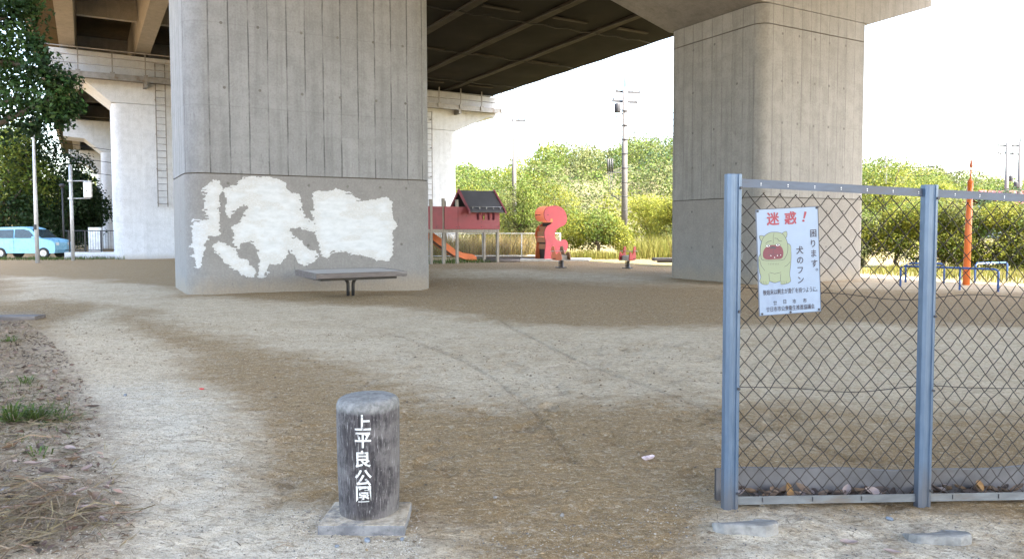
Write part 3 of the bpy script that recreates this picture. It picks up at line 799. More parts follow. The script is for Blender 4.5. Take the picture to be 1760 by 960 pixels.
for i in range(len(posts) - 1):
    xa, xb = posts[i] + .043, posts[i + 1] - .041
    za, zb = fz(xa), fz(xb)
    b = MB()
    def bar(y0, y1, h0, h1):
        V = []
        for (xx, zz) in ((xa, za), (xb, zb)):
            V += [(xx, y0, zz + h0), (xx, y1, zz + h0), (xx, y1, zz + h1), (xx, y0, zz + h1)]
        b.add(V, [(0, 1, 2, 3), (7, 6, 5, 4), (0, 4, 5, 1), (1, 5, 6, 2), (2, 6, 7, 3), (3, 7, 4, 0)])
    bar(-.020, -.016, 1.607, 1.648); bar(-.016, .022, 1.644, 1.648)
    tr_ = b.build('top_rail', M_RAIL, fence)
    b = MB(); xx = xa + .1
    while xx < xb - .02:
        b.disc((xx, -.0212, fz(xx) + 1.630), 0.0032, 'y', 6); b.disc((xx, -.0212, fz(xx) + 1.621), 0.0026, 'y', 6); xx += 0.142
    b.build('rail_hole', m_plain('bright_hole', (0.6, 0.6, 0.58), 0.6), tr_) if i == 0 else b.build('rail_hole', bpy.data.materials['bright_hole'], tr_)
    b = MB(); bar(-.020, -.016, 0.036, 0.077); bar(-.016, .030, 0.036, 0.040)
    br_ = b.build('bottom_rail', M_RAILB, fence)
    b = MB(); xx = xa + .13
    while xx < xb - .05:
        b.box(xx - .002, xx + .002, -.0235, -.0205, fz(xx) + .048, fz(xx) + .070); xx += 0.27
    b.build('rail_slot', M_BOLT, br_)
# the woven wire: every strand zigzags between two columns and hooks its neighbour
rw = random.Random(8); PX, PZ = 0.0432, 0.0465
V = []; Fq = []
def strand(pts, r, n=5):
    P = np.array(pts); k = len(P); base = len(V)
    d = np.gradient(P, axis=0); d /= np.linalg.norm(d, axis=1)[:, None] + 1e-9
    a = np.cross(d, np.tile([0, 1, 0], (k, 1))); a /= np.linalg.norm(a, axis=1)[:, None] + 1e-9; b_ = np.cross(d, a)
    for i in range(k):
        for j in range(n):
            th = 2 * math.pi * j / n; V.append(P[i] + (a[i] * math.cos(th) + b_[i] * math.sin(th)) * r)
    for i in range(k - 1):
        for j in range(n): Fq.append((base + i * n + j, base + i * n + (j + 1) % n, base + (i + 1) * n + (j + 1) % n, base + (i + 1) * n + j))
ncol = int((posts[-1] - .08) / PX); zlo, zhi = 0.055, 1.625
nz = int((zhi - zlo) / PZ)
jx = [[rw.gauss(0, 0.0028) for _ in range(nz + 2)] for _ in range(ncol + 2)]; jz = [[rw.gauss(0, 0.0028) for _ in range(nz + 2)] for _ in range(ncol + 2)]
for c_ in range(ncol):
    pts = []
    for k in range(nz + 1):
        col_ = c_ + ((k + c_) % 2)
        xx = .045 + col_ * PX + jx[col_][k]
        sgn = 1 if (k + c_) % 2 else -1
        zz = zlo + k * PZ + jz[col_][k] + fz(xx) + 0.006 * math.sin(xx * 5 + k * .3)
        yy = 0.012 + 0.006 * math.sin(xx * 3.1) + 0.003 * math.sin(k * .5 + xx)
        # small hook at each node
        if pts:
            pass
        pts.append((xx - sgn * .0045, yy + .0022, zz - .004)); pts.append((xx + sgn * .0012, yy, zz)); pts.append((xx - sgn * .0045, yy - .0022, zz + .004))
    strand(pts, 0.0023)
mesh_o = meshobj('wire_mesh', np.array(V), Fq, M_WIRE, fence, smooth=True)
V = []; Fq = []
def wav(h, ph, amp):
    return [(xx, .002, fz(xx) + h + amp * math.sin(xx * 4.2 + ph) + amp * .5 * math.sin(xx * 9.0 + ph * 2)) for xx in np.arange(.04, posts[-1] - .04, .03)]
strand(wav(1.10, 1.2, 0.016), 0.0022); strand(wav(0.620, 2.4, 0.014), 0.0022)
meshobj('tension_wire', np.array(V), Fq, M_WIRE, fence, smooth=True)
# low sheet just behind the mesh that holds the soil and leaves back
b = MB(); xs_ = np.linspace(.0, posts[-1], 60)
for k in range(59):
    xa, xb = xs_[k], xs_[k + 1]
    ya, yb = .14 + .012 * math.sin(xa * 4), .14 + .012 * math.sin(xb * 4)
    ta, tb = [fz(q) + .158 + .006 * math.sin(q * 3 + 1) + .004 * math.sin(q * 11) for q in (xa, xb)]
    b.add([(xa, ya, -.25), (xb, yb, -.25), (xb, yb, tb), (xa, ya, ta), (xa, ya + .02, ta), (xb, yb + .02, tb), (xb, yb + .02, -.25), (xa, ya + .02, -.25)],
          [(0, 1, 2, 3), (3, 2, 5, 4), (4, 5, 6, 7)])
b.build('skirting_sheet', M_PLATE, fence)
M_FOOT = m_plain('footing_concrete', (0.19, 0.185, 0.172), 0.95, var=0.4, scale=14, bump=0.6, dirt=(0.21, 0.175, 0.13))
for k, (px0, px1, py) in enumerate(((1228, 1342, 922), (1566, 1676, 924))):
    x0, y0 = gnd(px0, py); x1, _ = gnd(px1, py)
    zz = gz((x0 + x1) / 2, y0 + .08)
    b = MB(); b.prism([(x0, y0 + .03), (x0 + .04, y0 - .005), (x1 - .08, y0 - .02), (x1 - .01, y0 + .01), (x1, y0 + .05), (x1 - .06, y0 + .13), ((x0 + x1) / 2, y0 + .22), (x0 + .03, y0 + .2)], zz - .12, zz + .042)
    for iv in (5, 6, 7): b.v[8 + iv] = (b.v[8 + iv][0], b.v[8 + iv][1], zz + (.02, -.03, -.03)[iv - 5])
    f_ = b.build('footing', M_FOOT, fence, bevel=0.012)
    # parent sits turned: bring the footing into the fence's own frame
    f_.matrix_parent_inverse = (Matrix.Translation((FENCE_P[0], FENCE_P[1], 0)) @ Matrix.Rotation(FA, 4, 'Z')).inverted()

# ------------------------------------------------------------------ warning sign
M_SIGN = m_plain('sign_enamel', (0.185, 0.25, 0.335), 0.35, var=0.07, scale=5, dirt=(0.15, 0.20, 0.28))
M_RED = m_plain('sign_red', (0.22, 0.013, 0.030), 0.45, var=0.1)
M_INK = m_plain('sign_ink', (0.022, 0.020, 0.035), 0.5, var=0.1)
M_DOG = m_plain('sign_dog_green', (0.18, 0.215, 0.13), 0.5, var=0.06)
M_MUZ = m_plain('sign_maroon', (0.115, 0.013, 0.028), 0.5, var=0.1)
M_WH = m_plain('sign_white', (0.75, 0.76, 0.76), 0.5, var=0.05)
M_RIM = m_plain('sign_rim', (0.06, 0.06, 0.07), 0.6)
x0, z0 = plane_hit(1355.5, 449.5, FENCE_P, FA, -0.03)
SWD, SHT = 0.330, 0.525
sr = thing('warning_sign', 'white enamel sign with a worried bulldog and red heading wired to the fence', 'sign',
           (FENCE_P[0] + FENCE_D[0] * x0 + FENCE_D[1] * 0.03, FENCE_P[1] + FENCE_D[1] * x0 - FENCE_D[0] * 0.03, z0))
sr.rotation_euler = (0, R(-2.9), FA)
b = MB(); b.box(-SWD / 2, SWD / 2, 0, .0035, -SHT / 2, SHT / 2); b.build('sign_plate', M_SIGN, sr, bevel=.001)
b = MB()
w_ = .0035
for (xa, xb, za, zb) in ((-SWD / 2, SWD / 2, SHT / 2 - w_, SHT / 2), (-SWD / 2, SWD / 2, -SHT / 2, -SHT / 2 + w_), (-SWD / 2, -SWD / 2 + w_, -SHT / 2 + w_, SHT / 2 - w_), (SWD / 2 - w_, SWD / 2, -SHT / 2 + w_, SHT / 2 - w_)):
    b.box(xa, xb, -.0012, -.0002, za, zb)
b.build('sign_rim', M_RIM, sr)
b = MB()
for (xx, zz) in ((-.155, .252), (.156, .254), (-.15, -.252), (.152, -.25), (.0, -.253)):
    b.disc((xx, -.004, zz), .0055, 'y', 8); b.tube([(xx, -.004, zz), (xx, .004, zz)], .0055, 8)
b.build('sign_bolt', M_BOLT, sr)
_A = np.array([[540.0, -27.0], [48.0, 853.0]])       # enlargement axes of the sign as seen
def sl(px, py):                                       # -> sign's own x, z
    k = np.linalg.solve(_A.T, np.array([px - 72.0, py - 72.0])); return ((k[0] - .5) * SWD, (.5 - k[1]) * SHT)
def stext(ch, px, py, size, mat, sx=1.0, bold=0.0, rot=0.0):
    x_, z_ = sl(px, py); return text_mesh(ch, size, mat, 'lettering', sr, (x_, -.0012, z_), (math.pi / 2, rot, 0), sx, bold, 0.0002)
stext('迷', 222, 148, .066, M_RED, 1.0, .0016); stext('惑', 372, 140, .066, M_RED, 1.0, .0016)
stext('！', 493, 131, .066, M_RED, 1.3, .0008, R(17))
for ch, x_, y_ in (('困', 574, 264), ('り', 574, 346), ('ま', 582, 425), ('す', 589, 506)): stext(ch, x_, y_, .041, M_INK, .92, .0007)
stext('。', 612, 556, .040, M_INK, 1, .0003)
for ch, x_, y_ in (('犬', 459, 398), ('の', 464, 480), ('フ', 467, 560), ('ン', 473, 638)): stext(ch, x_, y_, .041, M_INK, .95, .0008)
stext('後始末は飼主が責任を持つように。', 384, 724, .0285, M_INK, .66, .0003)
for ch, x_, y_ in (('廿', 254, 820), ('日', 338, 812), ('市', 421, 809), ('市', 512, 804)): stext(ch, x_, y_, .0235, M_INK, .9, .0003)
stext('廿日市市公衆衛生推進協議会', 389, 862, .0265, M_INK, .75, .0003)
def spoly(name, pts, mat, lift, sm=5):
    P = smooth_poly([sl(*p) for p in pts], sm) if sm else [sl(*p) for p in pts]
    b = MB(); b.prism(P, -lift, -lift + .0002, 'y'); return b
def fat(pts, k):                                     # push an outline outwards a little
    c = np.mean(np.array(pts), 0); return [tuple(np.array(p) + (np.array(p) - c) / np.linalg.norm(np.array(p) - c) * k) for p in pts]
body = [(120, 430), (108, 500), (118, 570), (130, 610), (120, 645), (150, 668), (193, 668), (205, 645), (248, 656), (292, 646), (300, 668), (345, 666), (383, 645), (374, 590), (382, 500), (382, 410), (362, 350), (230, 330)]
head = [(150, 290), (190, 262), (232, 256), (282, 260), (318, 282), (346, 335), (352, 400), (335, 450), (300, 475), (150, 475), (125, 440), (120, 385), (130, 330)]
earl = [(113, 284), (146, 288), (158, 312), (128, 322), (116, 306)]; earr = [(300, 268), (338, 250), (342, 285), (322, 312), (304, 290)]
muz = [(140, 425), (152, 388), (185, 362), (230, 356), (280, 359), (308, 386), (316, 430), (300, 464), (245, 470), (180, 472), (148, 458)]
out = MB(); fil = MB(); mz = MB(); ln = MB(); wt = MB()
for pts, lift in ((body, .0010), (earl, .0013), (earr, .0013), (head, .0016)):
    out.prism(smooth_poly([sl(*p) for p in fat(pts, 4)], 5), -lift, -lift + .0002, 'y')
    fil.prism(smooth_poly([sl(*p) for p in fat(pts, .5)], 5), -lift - .00015, -lift + .0001, 'y')
mz.prism(smooth_poly([sl(*p) for p in muz], 5), -.0024, -.0019, 'y')
def stroke(b, pts, w, lift):
    for k in range(len(pts) - 1):
        p, q = np.array(sl(*pts[k])), np.array(sl(*pts[k + 1])); d = q - p; d = d / (np.linalg.norm(d) + 1e-9); n = np.array([-d[1], d[0]]) * w / 2
        p = p - d * w * .3; q = q + d * w * .3
        b.prism([tuple(p + n), tuple(p - n), tuple(q - n), tuple(q + n)], -lift - k * 2e-6, -lift + .0001 - k * 2e-6, 'y')
for ex, ey in ((183, 363), (266, 356)):
    wt.prism([tuple(np.array(sl(ex, ey)) + np.array((math.cos(a) * .009, math.sin(a) * .0048))) for a in np.linspace(0, 2 * math.pi, 14)[:-1]], -.0026, -.0025, 'y')
    stroke(ln, [(ex - 4, ey), (ex + 6, ey)], .006, .0028); stroke(ln, [(ex - 22, ey + 2), (ex - 8, ey - 8), (ex + 12, ey - 8), (ex + 26, ey + 2)], .0018, .0030)
stroke(ln, [(162, 345), (180, 330), (212, 322)], .002, .0022); stroke(ln, [(238, 302), (262, 305), (278, 325), (300, 326)], .002, .0022)
stroke(ln, [(232, 262), (226, 295), (228, 345)], .0014, .0022); stroke(ln, [(205, 380), (226, 374), (246, 380)], .0085, .0030)
stroke(ln, [(228, 385), (228, 430)], .0014, .0030); stroke(ln, [(180, 440), (205, 430), (228, 432), (255, 430), (296, 442)], .0018, .0030)
stroke(ln, [(195, 585), (203, 645)], .0016, .0014); stroke(ln, [(298, 588), (296, 648)], .0016, .0014)
stroke(ln, [(202, 575), (245, 586), (300, 575)], .0016, .0014); stroke(ln, [(112, 470), (128, 520), (160, 560)], .0016, .0014); stroke(ln, [(378, 490), (350, 520), (330, 530)], .0016, .0014)
for fx in (135, 152, 170, 308, 326, 345): stroke(ln, [(fx, 645), (fx + 3, 666)], .0014, .0014)
for fx in range(190, 280, 14): stroke(ln, [(fx, 500), (fx + 4, 515)], .0009, .0020)
for (a_, b_) in ((205, 440), (238, 455), (290, 436), (262, 440)): stroke(wt, [(a_, b_), (a_ + 5, b_ + 2)], .0024, .0033)
dg = MB()
dogp = fil.build('dog_picture', M_DOG, sr)
for bb, nm, mt in ((out, 'dog_outline', M_INK), (mz, 'dog_muzzle', M_MUZ), (ln, 'ink_line', M_INK), (wt, 'dog_eye', M_WH)): bb.build(nm, mt, dogp)

# ------------------------------------------------------------------ bench in front of the pier
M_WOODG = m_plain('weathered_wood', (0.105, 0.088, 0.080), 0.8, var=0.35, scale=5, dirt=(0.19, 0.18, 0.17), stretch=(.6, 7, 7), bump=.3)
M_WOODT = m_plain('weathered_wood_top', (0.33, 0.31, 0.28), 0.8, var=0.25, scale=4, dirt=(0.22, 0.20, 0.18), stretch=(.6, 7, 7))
M_BLACK = m_plain('black_paint_steel', (0.018, 0.018, 0.020), 0.5, 0.1, var=.3, dirt=(0.05, 0.04, 0.035))
def bench(name, label, xy, L, D, H, rz, legs=True):
    z = gz(*xy)
    b_ = thing(name, label, 'bench', (xy[0], xy[1], z), rz)
    s_ = MB(); n = 8; w = D / n
    for k in range(n): s_.box(-L / 2, L / 2, -D / 2 + k * w + .004, -D / 2 + (k + 1) * w - .004, H - .035, H)
    s_.build('seat', M_WOODT, b_)
    s_ = MB(); e = .045
    s_.box(-L / 2 - e, L / 2 + e, -D / 2 - e, -D / 2, H - .10, H + .004); s_.box(-L / 2 - e, L / 2 + e, D / 2, D / 2 + e, H - .115, H + .004)
    s_.box(-L / 2 - e, -L / 2, -D / 2 + .001, D / 2 - .001, H - .115, H + .003); s_.box(L / 2, L / 2 + e, -D / 2 + .001, D / 2 - .001, H - .115, H + .003)
    s_.build('edge_board', M_WOODG, b_)
    s_ = MB()
    for yy in (-D / 2 + .22, D / 2 - .22): s_.box(-L / 2 + .1, L / 2 - .1, yy - .03, yy + .03, H - .165, H - .118)
    s_.box(-L / 2 + .1, -L / 2 + .16, -D / 2 + .25, D / 2 - .25, H - .163, H - .119); s_.box(L / 2 - .16, L / 2 - .1, -D / 2 + .25, D / 2 - .25, H - .163, H - .119)
    s_.build('frame', M_BLACK, b_)
    for s in (-1, 1):
        P = [(s * .055, 0, -.1), (s * .055, 0, H * .45)] + [(s * (.055 + .17 * (1 - math.cos(a))), 0, H * .45 + (H * .55 - .145) * math.sin(a)) for a in np.linspace(.2, math.pi / 2, 7)] + [(s * (L / 2 - .12), 0, H - .143)]
        l_ = MB(); l_.tube(P, .035, 10); l_.build('leg', M_BLACK, b_)
    return b_
fl = np.array(gnd(545, 479.5, 0.42)); bc = fl + TV * 0.95 + AV * 0.85
bench('park_bench', 'low square wooden platform bench on two curved black legs before the painted pier', (bc[0], bc[1]), 1.84, 1.62, 0.54, TH)
bx = gnd(1150, 458); bx = (bx[0] + .35, bx[1] + .35)
bench('park_bench', 'dark wooden bench half hidden behind the beige pier at the sunny edge', bx, 1.7, .5, .30, R(0))

# ------------------------------------------------------------------ playground tower with slide
M_REDP = m_plain('faded_red_panel', (0.235, 0.042, 0.050), 0.65, var=0.14, scale=2.5, dirt=(0.24, 0.06, 0.065))
M_REDD = m_plain('dark_red_board_shaded_panel', (0.20, 0.040, 0.048), 0.6, var=0.2, scale=3)
M_TIM = m_plain('grey_timber', (0.24, 0.215, 0.18), 0.85, var=0.3, scale=4, stretch=(6, 6, .6), dirt=(0.15, 0.13, 0.11))
M_ROOF = m_plain('charcoal_roof', (0.050, 0.048, 0.050), 0.7, var=0.25, scale=3)
M_ORA = m_plain('orange_plastic', (0.62, 0.14, 0.03), 0.45, var=0.12, scale=2)
tx, ty = gnd(855, 450.5)
L3 = 3.13; DPT = 1.24
tw0 = np.array([tx, ty]) - TV * L3
tz = gz(tx, ty)
tow = thing('play_tower', 'red playground tower on timber legs with a dark gabled roof and orange slide', 'playground', (tw0[0], tw0[1], tz), TH)
for (lx, ly, top) in ((0.0, 0, 2.66), (.56, 0, 2.70), (1.19, 0, 2.66), (L3, 0, 1.46), (0.0, DPT, 2.66), (.56, DPT, 2.66), (1.19, DPT, 2.66), (L3, DPT, 1.46)):
    b = MB(); b.box(lx - .055, lx + .055, ly - .055, ly + .055, -.2, top); b.build('leg', M_TIM, tow, bevel=.008)
b = MB(); b.box(-1.2, L3, -.04, DPT + .04, 1.36, 1.43); b.box(-1.2, L3, -.06, -.041, 1.28, 1.40); b.box(-1.2, L3, DPT + .041, DPT + .06, 1.28, 1.40); b.build('deck', M_TIM, tow)
def slotted(x0, x1, y0, y1, z0, z1, slots, sw, sz0, sz1):
    b = MB(); b.box(x0, x1, y0, y1, z0, sz0); b.box(x0, x1, y0, y1, sz1, z1); cur = x0
    for s_ in slots: b.box(cur, s_ - sw, y0, y1, sz0, sz1); cur = s_ + sw
    b.box(cur, x1, y0, y1, sz0, sz1); return b
b = slotted(1.20, L3 + .06, -.095, -.06, 1.43, 2.36, (2.13, 2.40, 2.65, 2.89), .055, 1.82, 2.12); b.build('side_panel', M_REDP, tow)
b = MB(); b.box(.58, 1.19, -.095, -.06, 1.43, 2.37); b.build('side_panel', M_REDP, tow)
b = MB(); b.box(-1.2, .54, -.05, -.02, 1.43, 2.37); pz = b.build('side_panel', M_REDD, tow); pz['label'] = 'red panel beside the pier, shadow put into its colour'  # shadow on this panel is painted in as a darker red
b = MB(); b.box(-1.2, L3, DPT + .06, DPT + .095, 1.43, 2.36); b.build('side_panel', M_REDD, tow)
b = MB(); b.box(L3 + .06, L3 + .09, 0, DPT, 1.43, 2.36); b.build('side_panel', M_REDP, tow)
b = MB()
for (xx, zz) in ((.64, 1.52), (1.12, 1.52), (1.26, 1.52), (3.1, 1.52), (2.3, 1.75), (2.3, 1.52), (.2, 1.52), (1.6, 2.0)): b.disc((xx, -.097, zz), .02, 'y', 8)
b.build('panel_bolt', M_BOLT, tow)
rx0, rx1, RZ, EZ, EY = 1.62, 3.28, 3.10, 2.17, .38
b = MB()
for s in (-1, 1):
    ye = DPT / 2 + s * (DPT / 2 + EY); b.prism([(DPT / 2, RZ), (ye, EZ), (ye, EZ - .04), (DPT / 2, RZ - .05)], rx0, rx1, 'x')
ro = b.build('roof', M_ROOF, tow)
b = MB()
for s in (-1, 1):
    ye = DPT / 2 + s * (DPT / 2 + EY + .04)
    for xx in (rx0 - .07, rx1 + .002): b.prism([(DPT / 2, RZ + .06), (ye, EZ + .02), (ye, EZ - .10), (DPT / 2, RZ - .08)], xx, xx + .068, 'x')
b.build('barge_board', M_REDD, ro)
b = MB(); b.tube([(rx0 + .08, -EY * .75, EZ + .20), (rx1 - .08, -EY * .75, EZ + .20)], .018, 6)
for k in range(5): b.box(rx0 + .15 + k * .33, rx0 + .18 + k * .33, -EY * .75 - .02, -EY * .75 + .02, EZ + .11, EZ + .2)
b.build('roof_rail', M_STEEL, ro)
SLY = 1.75
prof = []
for p in ((742, 397), (760, 411), (783, 429), (796, 434), (812, 436.5), (819, 441)): prof.append(plane_hit(*p, tw0, TH, SLY))
low_ = [plane_hit(*p, tw0, TH, SLY) for p in ((819, 447), (806, 447), (796, 444), (781, 439), (760, 424), (742, 410))]
pol = [(x_, z_ - tz) for x_, z_ in [(prof[0][0] - .5, prof[0][1])] + prof + low_ + [(low_[-1][0] - .5, low_[-1][1])]]
so_ = MB()
for yy in (SLY, SLY + .52): so_.prism(pol, yy, yy + .05, 'y')
slo = so_.build('slide', M_ORA, tow)
b = MB(); lowp = [(x_, z_ - tz + .05) for x_, z_ in low_[::-1]]
for k in range(len(lowp) - 1):
    (xa, za), (xb, zb) = lowp[k], lowp[k + 1]
    b.add([(xa, SLY + .05, za), (xb, SLY + .05, zb), (xb, SLY + .52, zb), (xa, SLY + .52, za), (xa, SLY + .05, za - .03), (xb, SLY + .05, zb - .03), (xb, SLY + .52, zb - .03), (xa, SLY + .52, za - .03)], [(0, 1, 2, 3), (7, 6, 5, 4)])
b.build('slide_bed', m_plain('slide_bed', (0.10, 0.055, 0.04), 0.5), slo)
b = MB(); b.box(lowp[0][0] - 1.0, lowp[0][0] + .1, DPT + .097, SLY + .6, 1.36, 1.43); b.build('slide_platform', M_TIM, tow)

# ------------------------------------------------------------------ pink two-panel climbing figure
M_PINK = m_plain('pink_panel', (0.36, 0.042, 0.056), 0.6, var=0.16, scale=1.5, dirt=(0.32, 0.07, 0.062))
M_ORPK = m_plain('orange_pink_panel', (0.56, 0.135, 0.055), 0.5, var=0.15, scale=2)
M_RUNG = m_plain('rung_wood', (0.42, 0.20, 0.10), 0.6, var=.2)
M_DKB = m_plain('dark_brown', (0.035, 0.022, 0.018), 0.7)
def zs(p): return (890 + p[0] / 6.857, 330 + p[1] / 6.857)
cx_, cy_ = gnd(890 + 390 / 6.857, 447.3); cz_ = gz(cx_, cy_)
fig = thing('climbing_frame', 'pink curvy animal-shaped climbing frame of two panels with rungs', 'playground', (cx_, cy_, cz_), TH)
front = [(325, 806), (318, 740), (326, 650), (330, 590), (315, 520), (318, 460), (345, 405), (388, 378), (405, 350), (360, 345), (328, 325), (313, 275), (318, 220), (355, 178), (430, 160), (500, 174), (550, 218), (580, 288), (575, 350), (550, 390), (500, 413), (460, 440), (440, 482), (440, 530), (462, 566), (500, 575), (545, 560), (574, 574), (590, 605), (584, 670), (560, 715), (520, 735), (480, 745), (455, 806)]
fp = [plane_hit(*zs(p), (cx_, cy_), TH, 0) for p in front]
poly = smooth_poly([(x_, z_ - cz_) for x_, z_ in fp], 4)
b = MB(); b.prism(poly, 0, .05, 'y'); b.build('front_panel', M_PINK, fig)
b = MB(); b.prism(poly, .78, .83, 'y'); b.build('back_panel', M_ORPK, fig)
def fpt(p): x_, z_ = plane_hit(*zs(p), (cx_, cy_), TH, 0); return (x_, z_ - cz_)
b = MB()
for k, (p, w) in enumerate((((352, 430), .10), ((330, 490), .10), ((330, 560), .10), ((345, 640), .10))):
    x_, z_ = fpt(p); b.box(x_ + .02, x_ + .07, .051, .779, z_ - .13, z_ + .10)
b.build('rung_board', M_RUNG, fig)
b = MB()
for p in ((380, 400), (340, 620), (345, 700), (350, 780)):
    x_, z_ = fpt(p); b.box(x_ + .08, x_ + .13, .051, .779, z_ - .16, z_ + .16)
b.build('inner_board', M_DKB, fig)
b = MB(); x_, z_ = fpt((355, 270)); b.disc((x_, -.003, z_), .028, 'y', 12)
for p in ((510, 212), (550, 268), (470, 195), (560, 330), (330, 560)): x_, z_ = fpt(p); b.disc((x_, -.002, z_), .016, 'y', 8)
b.build('eye', M_DKB, fig)
b = MB(); x_, z_ = fpt((398, 335)); b.prism([(x_ + .07 * math.cos(a), z_ + .085 * math.sin(a)) for a in np.linspace(0, 2 * math.pi, 20)[:-1]], -.012, -.001, 'y'); b.build('cheek_spot', M_ORA, fig)
b = MB(); x_, z_ = fpt((318, 270)); b.box(x_ - .02, x_ + .03, .40, .779, z_ - .014, z_ + .014); b.build('mouth_bar', M_DKB, fig)
cb_ = MB(); q = [gnd(*p) for p in ((893, 448.6), (1012, 449.2), (1016, 446.0), (897, 445.4))]; cb_.prism(q, -.1, .07); tag(cb_.build('concrete_pad', m_plain('pad_concrete', (0.42, 0.40, 0.36), .9, bump=.2)), 'low pale concrete pad under the pink climbing frame', 'pad')

# ------------------------------------------------------------------ two spring riders
M_BRN = m_plain('rider_brown', (0.20, 0.105, 0.045), 0.5, var=.2); M_RDR = m_plain('rider_red', (0.36, 0.030, 0.028), 0.45, var=.15)
M_SEATW = m_plain('rider_seat_grey', (0.34, 0.30, 0.26), 0.6); M_SPR = m_plain('spring_steel', (0.06, 0.055, 0.055), 0.4, .6)
def rider(label, px, py, mA, mB, rz, wid):
    x_, y_ = gnd(px, py); z_ = gz(x_, y_)
    r_ = thing('spring_rider', label, 'spring rider', (x_, y_, z_), rz, 'spring riders')
    b = MB(); P = [(.085 * math.cos(a), .085 * math.sin(a), .02 + .26 * a / (2 * math.pi * 5)) for a in np.linspace(0, 2 * math.pi * 5, 90)]
    b.tube(P, .017, 6); b.build('spring', M_SPR, r_)
    b = MB(); b.cbox((0, 0, .01), (.3, .3, .04)); b.build('base_plate', M_SPR, r_)
    b = MB(); b.box(-.26, .26, -wid, wid, .285, .33); b.box(-.22, .2, -wid + .03, wid - .03, .331, .47); b.build('seat', M_SEATW, r_, bevel=.01)
    side = smooth_poly([(-.30, .30), (-.33, .45), (-.24, .60), (-.10, .56), (0, .50), (.10, .60), (.16, .76), (.29, .80), (.37, .70), (.33, .55), (.36, .42), (.28, .30)], 4)
    for s, mt in ((-1, mA), (1, mB)):
        b = MB(); b.prism(side, s * (wid + .02) - .016, s * (wid + .02) + .016, 'y'); b.build('side_panel', mt, r_)
    b = MB(); b.tube([(.17, -wid - .17, .62), (.17, wid + .17, .62)], .016, 8); b.build('handle', M_SEATW, r_)
    b = MB(); b.tube([(.05, -wid - .15, .34), (.05, wid + .15, .34)], .016, 8); b.build('foot_bar', M_SPR, r_)
    return r_
rider('brown and orange spring rider in front of the pink climbing frame', 964, 460, M_BRN, M_ORPK, R(118), .17)
rider('bright red spring rider alone at the sunny edge of the ground', 1078, 461, M_RDR, M_RDR, R(62), .17)

# log edging by the sandpit
for (p, q, lb) in (((800, 446), (925, 446), 'long dark timber edging behind the play tower'), ((833, 450.5), (893, 450), 'short dark timber edging to the right of the play tower legs')):
    a_, b2 = gnd(*p), gnd(*q); l_ = MB(); l_.tube([(a_[0], a_[1], .06), (b2[0], b2[1], .06)], .075, 10); tag(l_.build('timber_edging', M_WOODG), lb, 'edging')

# ------------------------------------------------------------------ orange pole and blue bars beyond the fence
ox, oy = gnd(1660, 492)
op = thing('playground_pole', 'tall orange pole with thin pointed tip behind the blue bars', 'pole', (ox, oy, gz(ox, oy)))
k = oy / F
b = MB(); b.tube([(0, 0, -.2), (.02, 0, 1.4), (.04, 0, 2.52)], [.082, .074, .064], 20); b.lathe([(.064, 2.52), (.058, 2.58), (.03, 2.62), (.004, 2.625)], 20, c=(.04, 0, 0)); pb = b.build('shaft', M_ORA, op)
b = MB(); b.tube([(.04, 0, 2.62), (.05, 0, 3.0)], .016, 8); b.lathe([(.01, 2.86), (.042, 2.9), (.03, 2.98), (.004, 3.10)], 14, c=(.05, 0, .02)); b.build('tip', m_plain('tip_orange', (0.50, 0.13, 0.06), .5), op)
M_BLUE = m_plain('blue_pipe', (0.03, 0.085, 0.25), 0.4, 0.1, var=.2, dirt=(0.03, 0.07, 0.17))
def pipe_bar(label, p, q, hp, nleg, r=.025):
    a_, b2 = np.array(gnd(*p)), np.array(gnd(*q)); L = np.linalg.norm(b2 - a_); an = math.atan2(*(b2 - a_)[::-1])
    r_ = thing('pipe_bar', label, 'bar', (a_[0], a_[1], gz(*a_)), an, 'blue pipe bars')
    m = MB(); m.tube([(0, 0, -.2), (0, 0, hp - .08), (.02, 0, hp - .03), (.08, 0, hp), (L - .08, 0, hp), (L - .02, 0, hp - .03), (L, 0, hp - .08), (L, 0, -.2)], r, 10); m.build('pipe', M_BLUE, r_)
    if nleg > 2:
        m = MB(); m.tube([(L * .63, 0, -.2), (L * .63, 0, hp)], r * .9, 8); m.build('middle_leg', M_BLUE, r_)
    return r_
pipe_bar('long blue pipe bar on three legs in front of the orange pole', (1547, 493), (1715, 503), .50, 3)
pipe_bar('shorter blue pipe bar behind, ending left of the orange pole', (1556, 487), (1622, 489), .50, 2)
pipe_bar('blue pipe bar behind and to the right of the orange pole', (1675, 488), (1730, 486), .50, 2)
